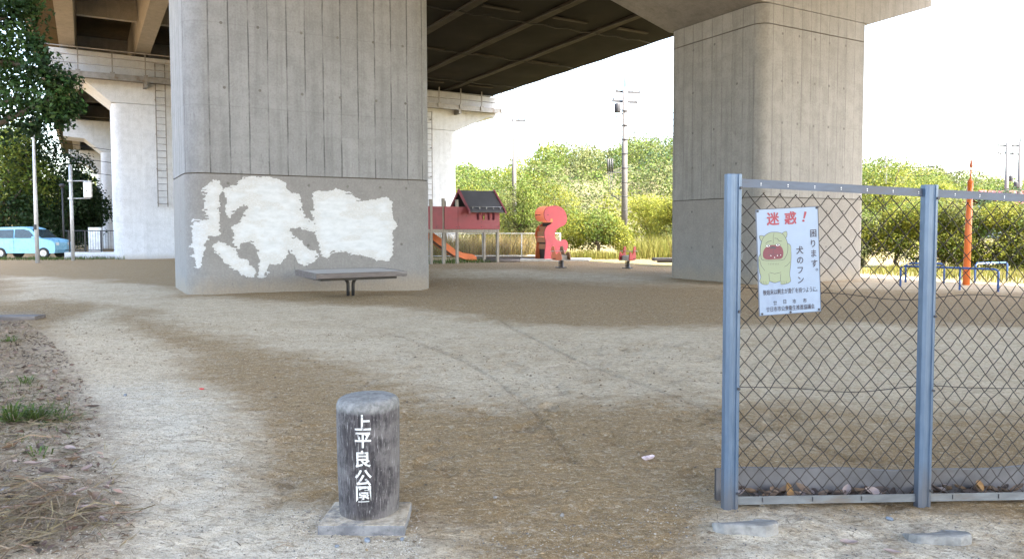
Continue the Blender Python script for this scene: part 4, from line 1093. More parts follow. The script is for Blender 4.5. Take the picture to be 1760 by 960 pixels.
# ------------------------------------------------------------------ foliage
def leaf_arrays(blobs, n, size, seed, shell=0.55, up=0.5, aspect=0.5, lump=0.3, lf=2.2, wpow=1.0):
    """n leaf-sized faces spread through the blobs (cx,cy,cz,rx,ry,rz)"""
    g = np.random.default_rng(seed); B = np.array(blobs, float)
    w = (B[:, 3] * B[:, 4] + B[:, 4] * B[:, 5] + B[:, 3] * B[:, 5]); w = w ** wpow; w /= w.sum()
    k = g.choice(len(B), n, p=w)
    d = g.normal(size=(n, 3)); d /= np.linalg.norm(d, axis=1)[:, None]
    r = shell + (1 - shell) * g.random(n) ** 0.6
    lum = fbm(d[:, 0] * lf + k * 7.3 + 50, d[:, 1] * lf + d[:, 2] * lf * 1.3 + k * 3.1 + 50, seed % 97, 3)
    r = r * (1 - lump + 2 * lump * lum)
    C = B[k, :3] + d * r[:, None] * B[k, 3:]
    nrm = d * .55 + g.normal(size=(n, 3)) * .6 + np.array([0, 0, up]); nrm /= np.linalg.norm(nrm, axis=1)[:, None]
    t1 = np.cross(nrm, g.normal(size=(n, 3))); t1 /= np.linalg.norm(t1, axis=1)[:, None]; t2 = np.cross(nrm, t1)
    s = size * (0.6 + 0.8 * g.random(n))[:, None]
    V = np.stack([C - t1 * s * .5, C + t2 * s * aspect * .5 + t1 * s * .05 - nrm * s * .08, C + t1 * s * .5, C - t2 * s * aspect * .5 + t1 * s * .05 - nrm * s * .08], 1)
    return V, k
def crown(name, blobs, n, size, mats, seed, parent=None, **kw):
    V, k = leaf_arrays(blobs, n, size, seed, **kw)
    V = V.reshape(-1, 3); Fq = np.arange(len(V)).reshape(-1, 4)
    mi = None
    if isinstance(mats, list): mi = np.random.default_rng(seed + 1).integers(0, len(mats), len(blobs))[k]
    return meshobj(name, V, Fq, mats, parent, mi)
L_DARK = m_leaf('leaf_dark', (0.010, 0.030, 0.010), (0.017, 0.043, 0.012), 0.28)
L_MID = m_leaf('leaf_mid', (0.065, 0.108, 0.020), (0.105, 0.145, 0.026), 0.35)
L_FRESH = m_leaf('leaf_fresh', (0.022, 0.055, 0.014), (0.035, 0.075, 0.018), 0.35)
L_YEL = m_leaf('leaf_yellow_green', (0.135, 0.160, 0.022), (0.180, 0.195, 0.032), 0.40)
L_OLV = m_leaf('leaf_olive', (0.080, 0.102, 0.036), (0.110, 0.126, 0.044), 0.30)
L_BLU = m_leaf('leaf_blue_green', (0.030, 0.062, 0.030), (0.044, 0.080, 0.034), 0.30)
M_TRUNK = m_plain('bark', (0.075, 0.060, 0.045), 0.95, var=.35, scale=5, bump=.5, stretch=(3, 3, .5))
def trunk(parent, base, topz, r, limbs, seed=0):
    b = MB(); rg = random.Random(seed); x, y, z = base
    P = [(x + rg.uniform(-.1, .1) * i, y + rg.uniform(-.1, .1) * i, z - .3 + (topz - z + .3) * i / 5) for i in range(6)]
    b.tube(P, [r * (1.25 - .16 * i) for i in range(6)], 10)
    for (lx, ly, lz) in limbs:
        s = P[rg.choice((2, 3, 4))]; mdd = ((s[0] + lx) / 2 + rg.uniform(-.2, .2), (s[1] + ly) / 2, (s[2] + lz) / 2 + .25)
        b.tube([s, mdd, (lx, ly, lz)], [r * .5, r * .32, r * .12], 7)
    return b.build('trunk', M_TRUNK, parent)
def tree(label, xy, H, blobs, n, size, mats, seed, r=.16, name='tree', group=None, cat='tree', **kw):
    z = gz(*xy)
    t_ = thing(name, label, cat, (xy[0], xy[1], z), 0, group)
    trunk(t_, (0, 0, 0), H, r, [b_[:3] for b_ in blobs[:7]], seed)
    crown('crown', blobs, n, size, mats, seed, t_, **kw); return t_

# the tree whose branches hang in at the top left
TX, TY = -8.6, 10.2
def nb(px, py, Y, r, ry=None, rz=None):
    x, y, z = atY(px, py, Y); return (x - TX, y - TY, z - gz(TX, TY), r, ry or r, rz or r)
bl = [nb(15, 30, 9.2, .42), nb(-60, 10, 9.4, .7), nb(20, 95, 9.0, .42), nb(72, 118, 8.8, .26), nb(95, 165, 8.8, .34), nb(40, 160, 9.0, .42), nb(-40, 120, 9.3, .6), nb(115, 140, 8.9, .19, None, .15), nb(110, 195, 8.9, .17, None, .22),
      nb(-10, 195, 9.2, .42), nb(60, 215, 9.0, .16), nb(-120, 60, 9.6, .9), nb(-110, 200, 9.6, .7), nb(12, -40, 9.3, .5), nb(-90, -70, 9.8, 1.0), nb(128, 178, 8.9, .13), nb(58, 75, 9.0, .18), nb(40, 0, 9.2, .25), nb(82, 195, 8.9, .2), nb(-200, 0, 10.2, 1.2), nb(-250, -150, 10.6, 1.4), nb(-150, -180, 10.2, 1.2)]
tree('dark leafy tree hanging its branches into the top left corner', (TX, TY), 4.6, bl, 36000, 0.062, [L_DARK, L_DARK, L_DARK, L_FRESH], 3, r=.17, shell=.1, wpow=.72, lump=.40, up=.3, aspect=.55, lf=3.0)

# trees across the road at the far left
def simple_blobs(w, d, h0, h1, seed, k=9):
    rg = random.Random(seed); out = []
    for i in range(k):
        f = i / (k - 1); z = h0 + (h1 - h0) * (0.15 + .75 * rg.random()); s = math.sin(math.pi * min(.95, max(.12, (z - h0) / (h1 - h0)))) ** .6
        a = rg.uniform(0, 6.28); q = rg.random() ** .5 * .62
        out.append((w / 2 * s * q * math.cos(a), d / 2 * s * q * math.sin(a), z, w * .27 * rg.uniform(.75, 1.2), d * .27 * rg.uniform(.75, 1.2), (h1 - h0) * .24 * rg.uniform(.7, 1.1)))
    return out
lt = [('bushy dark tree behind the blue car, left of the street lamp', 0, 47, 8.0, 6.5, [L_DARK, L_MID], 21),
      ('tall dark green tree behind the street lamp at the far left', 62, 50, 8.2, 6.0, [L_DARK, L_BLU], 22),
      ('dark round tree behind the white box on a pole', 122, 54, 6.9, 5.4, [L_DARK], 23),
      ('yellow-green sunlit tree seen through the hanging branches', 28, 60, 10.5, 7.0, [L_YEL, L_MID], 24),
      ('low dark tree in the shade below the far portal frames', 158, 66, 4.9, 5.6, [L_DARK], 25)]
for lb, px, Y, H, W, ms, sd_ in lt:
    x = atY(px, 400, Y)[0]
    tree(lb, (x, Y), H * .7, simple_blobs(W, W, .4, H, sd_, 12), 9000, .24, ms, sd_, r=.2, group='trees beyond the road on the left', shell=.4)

# bushes and small trees behind the play equipment
mid = [('yellow-green shrub behind the slide tower roof', 822, 52, 4.6, 5.0, [L_YEL, L_MID], 31), ('tall olive shrub between tower roof and pink climbing frame', 893, 50, 4.6, 4.0, [L_OLV, L_MID], 32),
       ('light green tree behind the first utility pole', 862, 62, 6.0, 5.5, [L_MID, L_YEL], 33), ('bright bamboo-like shrub right of the second utility pole', 1120, 55, 4.6, 4.5, [L_YEL], 35),
       ('green shrub behind the head of the pink climbing frame', 958, 56, 4.9, 4.6, [L_MID, L_YEL], 36), ('small yellow shrub beside the left edge of the beige pier', 1165, 47, 3.6, 4.0, [L_YEL, L_OLV], 37)]
for lb, px, Y, H, W, ms, sd_ in mid:
    x = atY(px, 400, Y)[0]
    tree(lb, (x, Y), H * .55, simple_blobs(W, W, .2, H, sd_, 11), 11000, .125, ms, sd_, r=.09, name='shrub', cat='shrub', group='shrubs behind the playground', shell=.4)
x = atY(1026, 400, 38.6)[0]
tree('big round bush with glossy yellow-green top and dark underside right of the pink climbing frame', (x, 38.6), 1.2,
     [(-.9, 0, 1.35, 1.0, 1.0, .9), (.1, -.2, 1.55, 1.1, 1.1, .95), (1.0, 0, 1.2, .85, .9, .8), (-.3, .6, 1.2, 1.2, 1.0, 1.0), (.6, .5, 1.4, 1.0, 1.0, .9), (-1.3, .1, .9, .6, .7, .6), (1.4, .2, .8, .6, .7, .6)], 11000, .115, [L_YEL, L_MID, L_YEL], 38, r=.1, name='bush', cat='bush', shell=.6)
# hedge of bushes on the right
hd = [(1480, 27.5, 2.2, 'first'), (1545, 27.0, 2.4, ''), (1610, 26.4, 2.5, ''), (1672, 26.0, 2.45, ''), (1735, 25.4, 2.5, ''), (1800, 24.8, 2.4, '')]
hl_ = ['broad clipped-looking bush emerging right of the beige pier', 'hedge bush behind the left end of the long blue bar', 'hedge bush left of the orange pole, yellow-topped', 'hedge bush directly right of the orange pole', 'hedge bush near the right edge below the red roof', 'last hedge bush at the right edge of view']
for (px, Y, H, _), lb in zip(hd, hl_):
    x = atY(px, 400, Y)[0]; sd_ = 60 + px % 50; rg = random.Random(sd_)
    bb = [(rg.uniform(-.75, .75), rg.uniform(-.4, .4), H * rg.uniform(.14, .80), .62, .65, .5) for _ in range(17)]
    tree(lb, (x, Y), 1.0, bb, 11000, .085, [L_YEL, L_MID, L_YEL, L_OLV], sd_, r=.07, name='hedge_bush', cat='bush', group='bushes of the hedge on the right', shell=.45, lump=.35)
for lb, px, Y, H, W, ms, sd_ in (('tall green tree rising behind the hedge beside the beige pier', 1520, 62, 8.0, 8, [L_MID, L_YEL], 71), ('second green tree behind the hedge, left of the orange pole', 1600, 66, 6.2, 7, [L_YEL, L_MID], 72), ('grey-green tree behind the hedge below the paired poles', 1725, 60, 4.8, 6, [L_OLV, L_BLU], 73)):
    x = atY(px, 400, Y)[0]
    tree(lb, (x, Y), H * .6, simple_blobs(W, W, .6, H, sd_, 12), 9000, .18, ms, sd_, r=.2, group='trees behind the hedge', shell=.4)

# the wooded hill: one far-off mass
g = np.random.default_rng(77); blobs = []; mi_ = []
pts = []
while len(pts) < 900:
    x, y = g.uniform(-75, 135), 72 + 78 * g.random() ** .8
    if x < -26 and y < 95: continue
    pts.append((x, y))
for (x, y) in pts:
    r = g.uniform(2.0, 3.9); z = gz(x, y) + r * .55
    blobs.append((x, y, z, r, r, r * g.uniform(.75, 1.05)))
V, k = leaf_arrays(blobs, 430000, .36, 78, shell=.62, lump=.28, up=.5, aspect=.6, lf=1.7)
kind = np.array([int(4.999 * np.clip(fbm(np.array([b_[0] * .06]), np.array([b_[1] * .08]), 9, 3)[0] * 1.5 - .25 + g.normal() * .16, 0, 1)) for b_ in blobs])
V = V.reshape(-1, 3)
fo = meshobj('hill_forest', V, np.arange(len(V)).reshape(-1, 4), [L_YEL, L_OLV, L_MID, L_OLV, L_BLU], None, kind[k])
tag(fo, 'wooded hill of mixed green and yellow-green trees behind the park', 'forest', kind='stuff')

# ------------------------------------------------------------------ grasses
def blades(name, pos, h, w, mat, seed, lean=.35, label=None, cat='grass'):
    g = np.random.default_rng(seed); n = len(pos)
    a = g.uniform(0, 2 * np.pi, n); hh = h * (0.45 + .7 * g.random(n)) * (0.35 + 1.2 * fbm(pos[:, 0] * .9, pos[:, 1] * .9, 15, 3)); ln = lean * hh * g.random(n) * 1.6; b_ = g.uniform(0, 2 * np.pi, n)
    z0 = height(pos[:, 0], pos[:, 1]) - .01; P = np.stack([pos[:, 0], pos[:, 1], z0], 1)
    e = np.stack([np.cos(a), np.sin(a), 0 * a], 1) * w / 2; d = np.stack([np.cos(b_) * ln, np.sin(b_) * ln, hh], 1); dm = d * np.array([.35, .35, .55])
    V = np.stack([P - e, P + e, P + dm + e * .8, P + d + e * .12, P + d - e * .12, P + dm - e * .8], 1).reshape(-1, 3)
    b0 = np.arange(n)[:, None] * 6
    Fq = np.concatenate([b0 + np.array([0, 1, 2, 5]), b0 + np.array([5, 2, 3, 4])])
    o = meshobj(name, V, Fq, mat); return tag(o, label, cat, kind='stuff')
G_DRY = m_leaf('grass_dry', (0.26, 0.20, 0.085), (0.20, 0.17, 0.06), .35, .4)
G_YEL = m_leaf('grass_yellow_green', (0.135, 0.15, 0.030), (0.17, 0.165, 0.045), .4, .4)
G_GRN = m_leaf('grass_green', (0.055, 0.095, 0.022), (0.08, 0.11, 0.028), .35, .4)
G_STR = m_leaf('grass_straw', (0.23, 0.175, 0.10), (0.13, 0.095, 0.055), .15, .45)
def scatter(poly, n, seed):
    g = np.random.default_rng(seed); P = np.array(poly); lo, hi = P.min(0), P.max(0); out = []
    while sum(map(len, out)) < n:
        q = g.uniform(lo, hi, (n * 3, 2)); out.append(q[sdpoly(q[:, 0], q[:, 1], poly) < 0])
    return np.concatenate(out)[:n]
blades('tall_dry_grass', scatter([(-8, 38.5), (1.5, 38), (3, 45), (-8, 47)], 7000, 1), 1.15, .028, [G_DRY], 2, label='tall dry straw-coloured grass behind the play tower')
blades('tall_green_grass', scatter([(5.6, 36.2), (6.6, 34), (8.5, 31), (14, 30), (16, 44), (6.5, 46)], 9000, 3), .95, .03, [G_YEL], 4, label='tall yellow-green grass at the sunny edge')
blades('tall_dry_grass', scatter([(7, 33), (9, 31), (12, 33), (10, 37)], 1500, 33), 1.0, .028, [G_DRY], 5, label='reddish dry grass beside the beige pier')
blades('short_grass', scatter([(2.4, 35.5), (6.0, 34.5), (6.2, 37.6), (2.4, 38)], 2500, 31), .38, .022, [G_YEL], 32, label='knee-high grass in front of the big round bush')
blades('short_grass', scatter([(10.5, 23.5), (12.5, 19.0), (19, 17.5), (30, 24), (14, 27)], 9000, 6), .22, .02, [G_YEL], 7, label='short bright grass below the hedge on the right')
blades('short_grass', scatter([(-4.2, 30.2), (-.5, 31.8), (-1.5, 34.5), (-5, 33)], 1200, 8), .16, .018, [G_GRN], 9, label='sparse weeds around the legs of the play tower')
blades('short_grass', scatter([(-35, 34.5), (-19, 36.2), (-19.5, 37.6), (-35, 36.6)], 3000, 10), .18, .02, [G_GRN], 11, label='weeds along the road edge below the blue car')

# left foreground: straw, weeds, litter
def straw(name, poly, n, seed, label, L=.22, w=.0035, lift=.05, mat=None):
    g = np.random.default_rng(seed); pos = scatter(poly, n, seed); a = g.uniform(0, 2 * np.pi, n); ll = L * (.4 + .9 * g.random(n))
    z0 = height(pos[:, 0], pos[:, 1]); c = np.stack([pos[:, 0], pos[:, 1], z0 + lift * g.random(n) ** 2], 1)
    d = np.stack([np.cos(a), np.sin(a), g.normal(0, .16, n)], 1) * ll[:, None] / 2; sd_ = np.stack([-np.sin(a), np.cos(a), g.normal(0, .6, n)], 1) * w / 2
    bow = np.stack([0 * a, 0 * a, ll * g.uniform(0, .16, n)], 1) + np.stack([-np.sin(a), np.cos(a), 0 * a], 1) * (ll * g.normal(0, .1, n))[:, None]
    V = np.stack([c - d - sd_, c - d + sd_, c + bow + sd_, c + d + sd_ * .4, c + d - sd_ * .4, c + bow - sd_], 1).reshape(-1, 3); b0 = np.arange(n)[:, None] * 6
    V[:, 2] = np.maximum(V[:, 2], height(V[:, 0], V[:, 1]) + .002)
    o = meshobj(name, V, np.concatenate([b0 + np.array([0, 1, 2, 5]), b0 + np.array([5, 2, 3, 4])]), mat or G_STR)
    return tag(o, label, 'straw', kind='stuff')
straw('dry_straw', G([(-300, 860), (60, 850), (130, 880), (225, 895), (200, 930), (90, 940), (60, 985), (-300, 1000)]), 1050, 12, 'heap of dry straw at the bottom left', .24, .0036, .045)
straw('dry_straw', G([(-300, 700), (60, 705), (150, 715), (140, 760), (60, 800), (-300, 830)]), 600, 13, 'dry stalks among green weeds at the left edge', .22, .0035, .07)
straw('dry_straw', G([(-300, 580), (40, 590), (110, 640), (170, 790), (250, 900), (210, 960), (-300, 1000)]), 2300, 14, 'scattered stalks on the littered strip at the left', .14, .003, .015)
blades('low_grass', scatter(G([(-200, 640), (60, 650), (150, 720), (130, 765), (40, 790), (-200, 800)]), 500, 45), .07, .006, [G_GRN], 46, lean=1.2, label='thin patchy green grass at the left edge')
blades('low_grass', scatter(G([(-200, 560), (40, 570), (120, 640), (190, 800), (220, 900), (-200, 960)]), 420, 47), .06, .005, [G_DRY], 48, lean=1.4, label='thin patchy dry grass on the littered strip')
straw('dry_straw', G([(250, 700), (560, 820), (1300, 800), (1760, 880), (1760, 990), (200, 990)]), 190, 15, 'few loose stalks on the bare soil', .09, .0022, .006)
straw('dark_twigs', G([(-300, 560), (60, 600), (150, 720), (220, 900), (150, 1000), (-300, 1000)]), 900, 17, 'brown broken stalks in the litter at the left edge', .10, .004, .03, m_plain('stalk_brown', (0.085, 0.056, 0.034), .9, var=.4))
straw('dark_twigs', G([(60, 560), (600, 640), (560, 960), (100, 960)]), 120, 16, 'small dark twigs on the gravel', .06, .004, .004, m_plain('twig', (0.05, 0.036, 0.026), .9))
def weed(label, px, py, n, h, w, seed, mat=G_GRN):
    x, y = gnd(px, py); g = np.random.default_rng(seed)
    b = MB(); 
    for k in range(n):
        a = g.uniform(0, 6.28); q = abs(g.normal(0, .075)); an_ = g.uniform(0, 6.28); ox_, oy_ = q * math.cos(an_) * 1.3, q * math.sin(an_); a = an_ + g.normal(0, .7); hh = h * g.uniform(.25, 1.0) * max(.35, 1 - q * 4); ln = h * g.uniform(.4, 1.3)
        e = np.array([-math.sin(a), math.cos(a), 0]) * w / 2; p0 = np.array([ox_, oy_, -.01]); d = np.array([math.cos(a) * ln, math.sin(a) * ln, 0])
        p1 = p0 + d * .4 + (0, 0, hh * .75); p2 = p0 + d + (0, 0, hh * .8)
        b.add([p0 - e * .5, p0 + e * .5, p1 + e, p2, p1 - e], [(0, 1, 2, 4), (4, 2, 3)])
    o = b.build('weed_clump', mat, None, (x, y, gz(x, y))); return tag(o, label, 'weed', 'weed clumps at the left edge')
weed('spreading green weed clump at the left edge of the frame', 20, 735, 110, .20, .012, 1)
weed('leafy green weed clump right of the larger clump', 62, 728, 90, .17, .014, 2)
weed('thin grassy tuft at the tip of the weedy strip', 108, 730, 60, .14, .009, 3)
weed('small green sprout farther back on the littered strip', 40, 655, 40, .12, .010, 4)
weed('low weed tuft near the kerb stone', 14, 585, 50, .14, .010, 5)
weed('tiny green sprout above the straw heap', 62, 800, 22, .09, .011, 6)

M_FRAG = m_leaf('leaf_fragment', (0.06, 0.036, 0.022), (0.26, 0.19, 0.14), .05, .6)
def fragments(poly, n, seed, smin, smax, label):
    g = np.random.default_rng(seed); pos = scatter(poly, n, seed); s = (smin + (smax - smin) * g.random(n) ** 2)[:, None]
    a = g.uniform(0, 6.28, n); nr = np.stack([g.normal(0, .35, n), g.normal(0, .35, n), np.ones(n)], 1); nr /= np.linalg.norm(nr, axis=1)[:, None]
    t1 = np.stack([np.cos(a), np.sin(a), 0 * a], 1); t1 -= nr * (t1 * nr).sum(1)[:, None]; t2 = np.cross(nr, t1)
    c = np.stack([pos[:, 0], pos[:, 1], height(pos[:, 0], pos[:, 1]) + .006 + s[:, 0] * .12], 1)
    V = np.stack([c - t1 * s, c + t2 * s * .4 + nr * s * .15, c + t1 * s, c - t2 * s * .4 + nr * s * .15], 1).reshape(-1, 3)
    return tag(meshobj('leaf_litter', V, np.arange(n * 4).reshape(-1, 4), M_FRAG), label, 'leaf litter', kind='stuff')
fragments(G([(-200, 545), (40, 550), (110, 600), (170, 700), (180, 800), (235, 900), (190, 1000), (-300, 1000)]), 8000, 91, .006, .034, 'broken brown leaves covering the strip at the left edge')
fragments(G([(150, 560), (700, 700), (1240, 700), (1760, 850), (1760, 1000), (200, 1000)]), 500, 92, .002, .009, 'tiny leaf crumbs strewn over the soil')
# gravel and grit
def pebbles(name, poly, n, smin, smax, seed, label, cols):
    g = np.random.default_rng(seed); pos = scatter(poly, n, seed); s = smin + (smax - smin) * g.random(n) ** 3
    base = np.array([(1, 0, 0), (0, 1, 0), (-1, 0, 0), (0, -1, 0), (0, 0, .7), (0, 0, -.5)]); fc = np.array([(0, 1, 4), (1, 2, 4), (2, 3, 4), (3, 0, 4), (1, 0, 5), (2, 1, 5), (3, 2, 5), (0, 3, 5)])
    a = g.uniform(0, 6.28, n); ca, sa = np.cos(a), np.sin(a)
    V = base[None] * (0.6 + .8 * g.random((n, 6, 1))) * s[:, None, None] * np.array([1, .8, .8])
    V = np.stack([V[..., 0] * ca[:, None] - V[..., 1] * sa[:, None], V[..., 0] * sa[:, None] + V[..., 1] * ca[:, None], V[..., 2]], -1)
    V += np.stack([pos[:, 0], pos[:, 1], height(pos[:, 0], pos[:, 1]) + s * .18], 1)[:, None, :]
    t = NT(name + '_mat'); rnd = t.n('ShaderNodeNewGeometry').outputs['Random Per Island']
    c = t.mix(t.ramp(rnd, 0.1, 0.9), cols[0], cols[1]); c = t.mix(t.ramp(t.math('FRACT', t.math('MULTIPLY', rnd, 53.3)), .82, .86), c, cols[2])
    o = meshobj(name, V.reshape(-1, 3), (np.arange(n)[:, None, None] * 6 + fc[None]).reshape(-1, 3), t.done(c, .9))
    return tag(o, label, 'gravel', kind='stuff')
GC = ((0.27, 0.24, 0.19), (0.50, 0.45, 0.38), (0.10, 0.095, 0.09))
pebbles('gravel', G([(130, 640), (310, 640), (390, 760), (460, 870), (720, 905), (740, 1010), (-100, 1010)]), 15000, .001, .0065, 20, 'pale coarse gravel at the lower left', GC)
pebbles('gravel', G([(1200, 860), (1760, 880), (1760, 1010), (760, 1010), (760, 930)]), 4500, .0015, .007, 21, 'coarse grit below the fence', ((0.17, 0.14, 0.105), (0.36, 0.32, 0.26), (0.09, 0.085, 0.085)))
pebbles('gravel', G([(440, 640), (1240, 640), (1240, 960), (720, 960), (400, 800)]), 4200, .001, .0055, 22, 'sparse grit on the trodden soil', ((0.14, 0.11, 0.08), (0.40, 0.36, 0.30), (0.07, 0.06, 0.055)))
pebbles('gravel', G([(0, 480), (1760, 520), (1760, 700), (0, 700)]), 6000, .002, .009, 23, 'scattered grit across the middle of the ground', ((0.13, 0.10, 0.07), (0.42, 0.38, 0.32), (0.08, 0.065, 0.05)))
M_STN = m_plain('field_stone', (0.20, 0.185, 0.165), .9, var=.3, scale=30, bump=.4)
M_STB = m_plain('blue_grey_stone', (0.16, 0.185, 0.21), .8, var=.3, scale=30, bump=.4)
def stone(label, px, py, s, mat, seed):
    x, y = gnd(px, py); bm = bmesh.new(); bmesh.ops.create_icosphere(bm, subdivisions=2, radius=1)
    rg = random.Random(seed); ax = [(rg.gauss(0, 1), rg.gauss(0, 1), rg.gauss(0, 1)) for _ in range(7)]
    for v in bm.verts:
        for a in ax:
            n_ = Vector(a).normalized(); dd = v.co.dot(n_)
            if dd > .68: v.co -= n_ * (dd - .68)
        v.co = Vector((v.co.x * s, v.co.y * s * .8, v.co.z * s * .62))
    me = bpy.data.meshes.new('stone'); bm.to_mesh(me); bm.free(); me.materials.append(mat)
    o = bpy.data.objects.new('stone', me); COL.objects.link(o); o.location = (x, y, gz(x, y) + s * .28); o.rotation_euler[2] = rg.uniform(0, 6)
    tag(o, label, 'stone', 'loose stones on the ground')
pebbles('soil_clods', G([(420, 560), (1240, 600), (1240, 960), (560, 960), (430, 760)]), 1500, .004, .016, 24, 'small dark clods of soil on the trodden ground', ((0.15, 0.10, 0.055), (0.24, 0.17, 0.095), (0.10, 0.075, 0.05)))
pebbles('soil_clods', G([(60, 520), (400, 560), (330, 640), (110, 620)]), 700, .004, .016, 25, 'small dark clods beside the littered strip', ((0.15, 0.10, 0.055), (0.22, 0.16, 0.095), (0.10, 0.075, 0.05)))
pebbles('gravel', G([(500, 880), (720, 870), (725, 960), (480, 960)]), 1800, .0015, .007, 26, 'pale grit packed round the marker slab', GC)
stone('blue-grey stone lying against the front of the marker slab', 630, 927, .020, M_STB, 1)
stone('dark stone left of the marker slab front', 578, 938, .013, M_STB, 2)
stone('small stone at the right front corner of the marker slab', 690, 925, .014, M_STB, 3)
stone('brown stone right of the name marker', 850, 858, .014, M_STN, 4)
stone('dark stone midway between marker and fence', 965, 887, .016, M_STN, 5)
stone('dark stone in the grit between the two fence footings', 1528, 885, .02, M_STB, 6)
stone('flat grey stone among the litter at the left', 215, 680, .02, M_STB, 7)
stone('pale grey stone at the left edge above the straw', 8, 870, .035, M_STN, 8)

# fallen leaves and scraps
def leaf_shape(L, W, curl, seed):
    rg = random.Random(seed); nx, ny = 9, 5; V = []; Fq = []; tw = rg.uniform(-.6, .6)
    for i in range(nx):
        u = i / (nx - 1); w = W / 2 * math.sin(math.pi * min(1, u * .96 + .03)) ** .75
        for j in range(ny):
            s = (j / (ny - 1) - .5) * 2; zz = curl * L * .6 * (.9 * (u - .5) ** 2 * 2 + .55 * s * s * (w / (W / 2))) + tw * (u - .5) * s * w
            V.append(((u - .5) * L, s * w, zz + .002 + rg.uniform(0, .002)))
    for i in range(nx - 1):
        for j in range(ny - 1): Fq.append((i * ny + j, (i + 1) * ny + j, (i + 1) * ny + j + 1, i * ny + j + 1))
    return V, Fq
M_LB = m_plain('leaf_brown', (0.15, 0.095, 0.060), .75, var=.4, scale=20)
M_LP = m_plain('leaf_pinkish', (0.26, 0.20, 0.18), .75, var=.25, scale=20)
M_LO = m_plain('leaf_ochre', (0.24, 0.13, 0.045), .7, var=.3, scale=20)
M_LD = m_plain('leaf_dark_brown', (0.075, 0.05, 0.038), .8, var=.4, scale=20)
kinds = []
for k, (mt, L, W) in enumerate(((M_LB, .095, .05), (M_LP, .085, .042), (M_LO, .10, .055), (M_LD, .085, .04), (M_LP, .075, .03))):
    V, Fq = leaf_shape(L, W, .55, k); me = bpy.data.meshes.new('fallen_leaf'); me.from_pydata(V, [], Fq); me.materials.append(mt); me.polygons.foreach_set('use_smooth', [True] * len(Fq)); me.update(); kinds.append(me)
def fallen(me, x, y, z, rot, label, group):
    o = bpy.data.objects.new('fallen_leaf', me); COL.objects.link(o); o.location = (x, y, z); o.rotation_euler = rot
    return tag(o, label, 'leaf', group)
rg = random.Random(4)
FM = Matrix.Translation((FENCE_P[0], FENCE_P[1], 0)) @ Matrix.Rotation(FA, 4, 'Z')
for k, xf in enumerate((.09, .16, .22, .29, .33, .40, .46, .50, .55, .60, .66, .72, .80, .84, .88, .93, .97, 0.12, .19, .26, .36, .43, .52, .62, .69, .76, .82, .91, 1.15, 1.22, 1.28, 1.38, 1.45, 1.52, 1.60, 1.12, 1.19, 1.25, 1.30, 1.34, 1.42, 1.47, 1.56, 1.62, 1.70)):
    p = FM @ Vector((xf, .075 + rg.uniform(-.025, .035), 0)); zz = gz(p.x, p.y)
    fallen(kinds[rg.choice((0, 1, 3, 3, 0, 3, 4, 0))], p.x, p.y, max(zz, fz(xf) + .01) + .02 + rg.uniform(0, .03), (rg.uniform(-.7, .9), rg.uniform(-.5, .5), rg.uniform(0, 6.28)), 'dry leaf caught between the mesh fence and the sheet behind it', 'dry leaves caught behind the fence')
p = FM @ Vector((1.44, .06, 0)); fallen(kinds[2], p.x, p.y, fz(1.44) + .085, (1.1, .4, .6), 'large rust-orange leaf standing behind the mesh in the right fence bay', 'dry leaves caught behind the fence')
p = FM @ Vector((.345, .06, 0)); fallen(kinds[2], p.x, p.y, fz(.345) + .075, (1.2, 1.2, .3), 'large ochre leaf standing upright behind the mesh in the left fence bay', 'dry leaves caught behind the fence')
for (px, py, k, lb) in ((1458, 930, 1, 'pale pinkish leaf lying between the two fence footings'), (1533, 945, 4, 'narrow pale leaf at the bottom right in front of the fence'), (160, 705, 3, 'dark curled leaf beside the weed clump')):
    x, y = gnd(px, py); fallen(kinds[k], x, y, gz(x, y) + .004, (rg.uniform(-.1, .1), .05, rg.uniform(-.5, .5)), lb, 'single leaves on the soil')
ll = [(px, py) for px, py in ((20, 790), (45, 800), (70, 790), (95, 815), (125, 812), (55, 820), (30, 850), (80, 838), (110, 850), (140, 870), (165, 878), (120, 880), (150, 895), (175, 915), (60, 900), (20, 905), (85, 735), (110, 760), (130, 725), (70, 690), (45, 640), (95, 640), (60, 600), (100, 690), (15, 690), (35, 720), (120, 790), (150, 830))]
for k, (px, py) in enumerate(ll):
    x, y = gnd(px, py); fallen(kinds[rg.choice((1, 1, 0, 4, 3))], x, y, gz(x, y) + .008, (rg.uniform(-.4, .4), rg.uniform(-.3, .3), rg.uniform(0, 6.28)), 'brown curled leaf in the litter along the left edge', 'leaf litter at the left')
M_PAPER = m_plain('pink_paper', (0.62, 0.50, 0.50), .8, var=.2, scale=60, dirt=(.50, .28, .28))
x, y = gnd(1114, 792); b = MB()
rg = random.Random(12)
for k in range(3):
    V, Fq = leaf_shape(.055, .035, 1.1, k + 40); a = k * 1.9; b.add([(p[0] * math.cos(a) - p[1] * math.sin(a) + k * .016 - .016, p[0] * math.sin(a) + p[1] * math.cos(a), p[2] + .004 * k) for p in V], Fq)
tag(b.build('paper_scrap', M_PAPER, None, (x, y, gz(x, y))), 'crumpled pale pink paper scrap on the bare soil', 'litter')
x, y = gnd(346, 669); b = MB(); V, Fq = leaf_shape(.05, .03, .8, 3); b.add(V, Fq); tag(b.build('plastic_scrap', m_plain('red_scrap', (.55, .05, .05), .5), None, (x, y, gz(x, y))), 'small red scrap on the soil left of the marker', 'litter')
x, y = gnd(22, 546); b = MB(); b.box(-.75, .42, -.16, .16, -.06, .055); tag(b.build('kerb_stone', M_WOODG, None, (x, y, gz(x, y)), R(4), bevel=.015), 'low weathered kerb piece lying at the left edge', 'kerb')

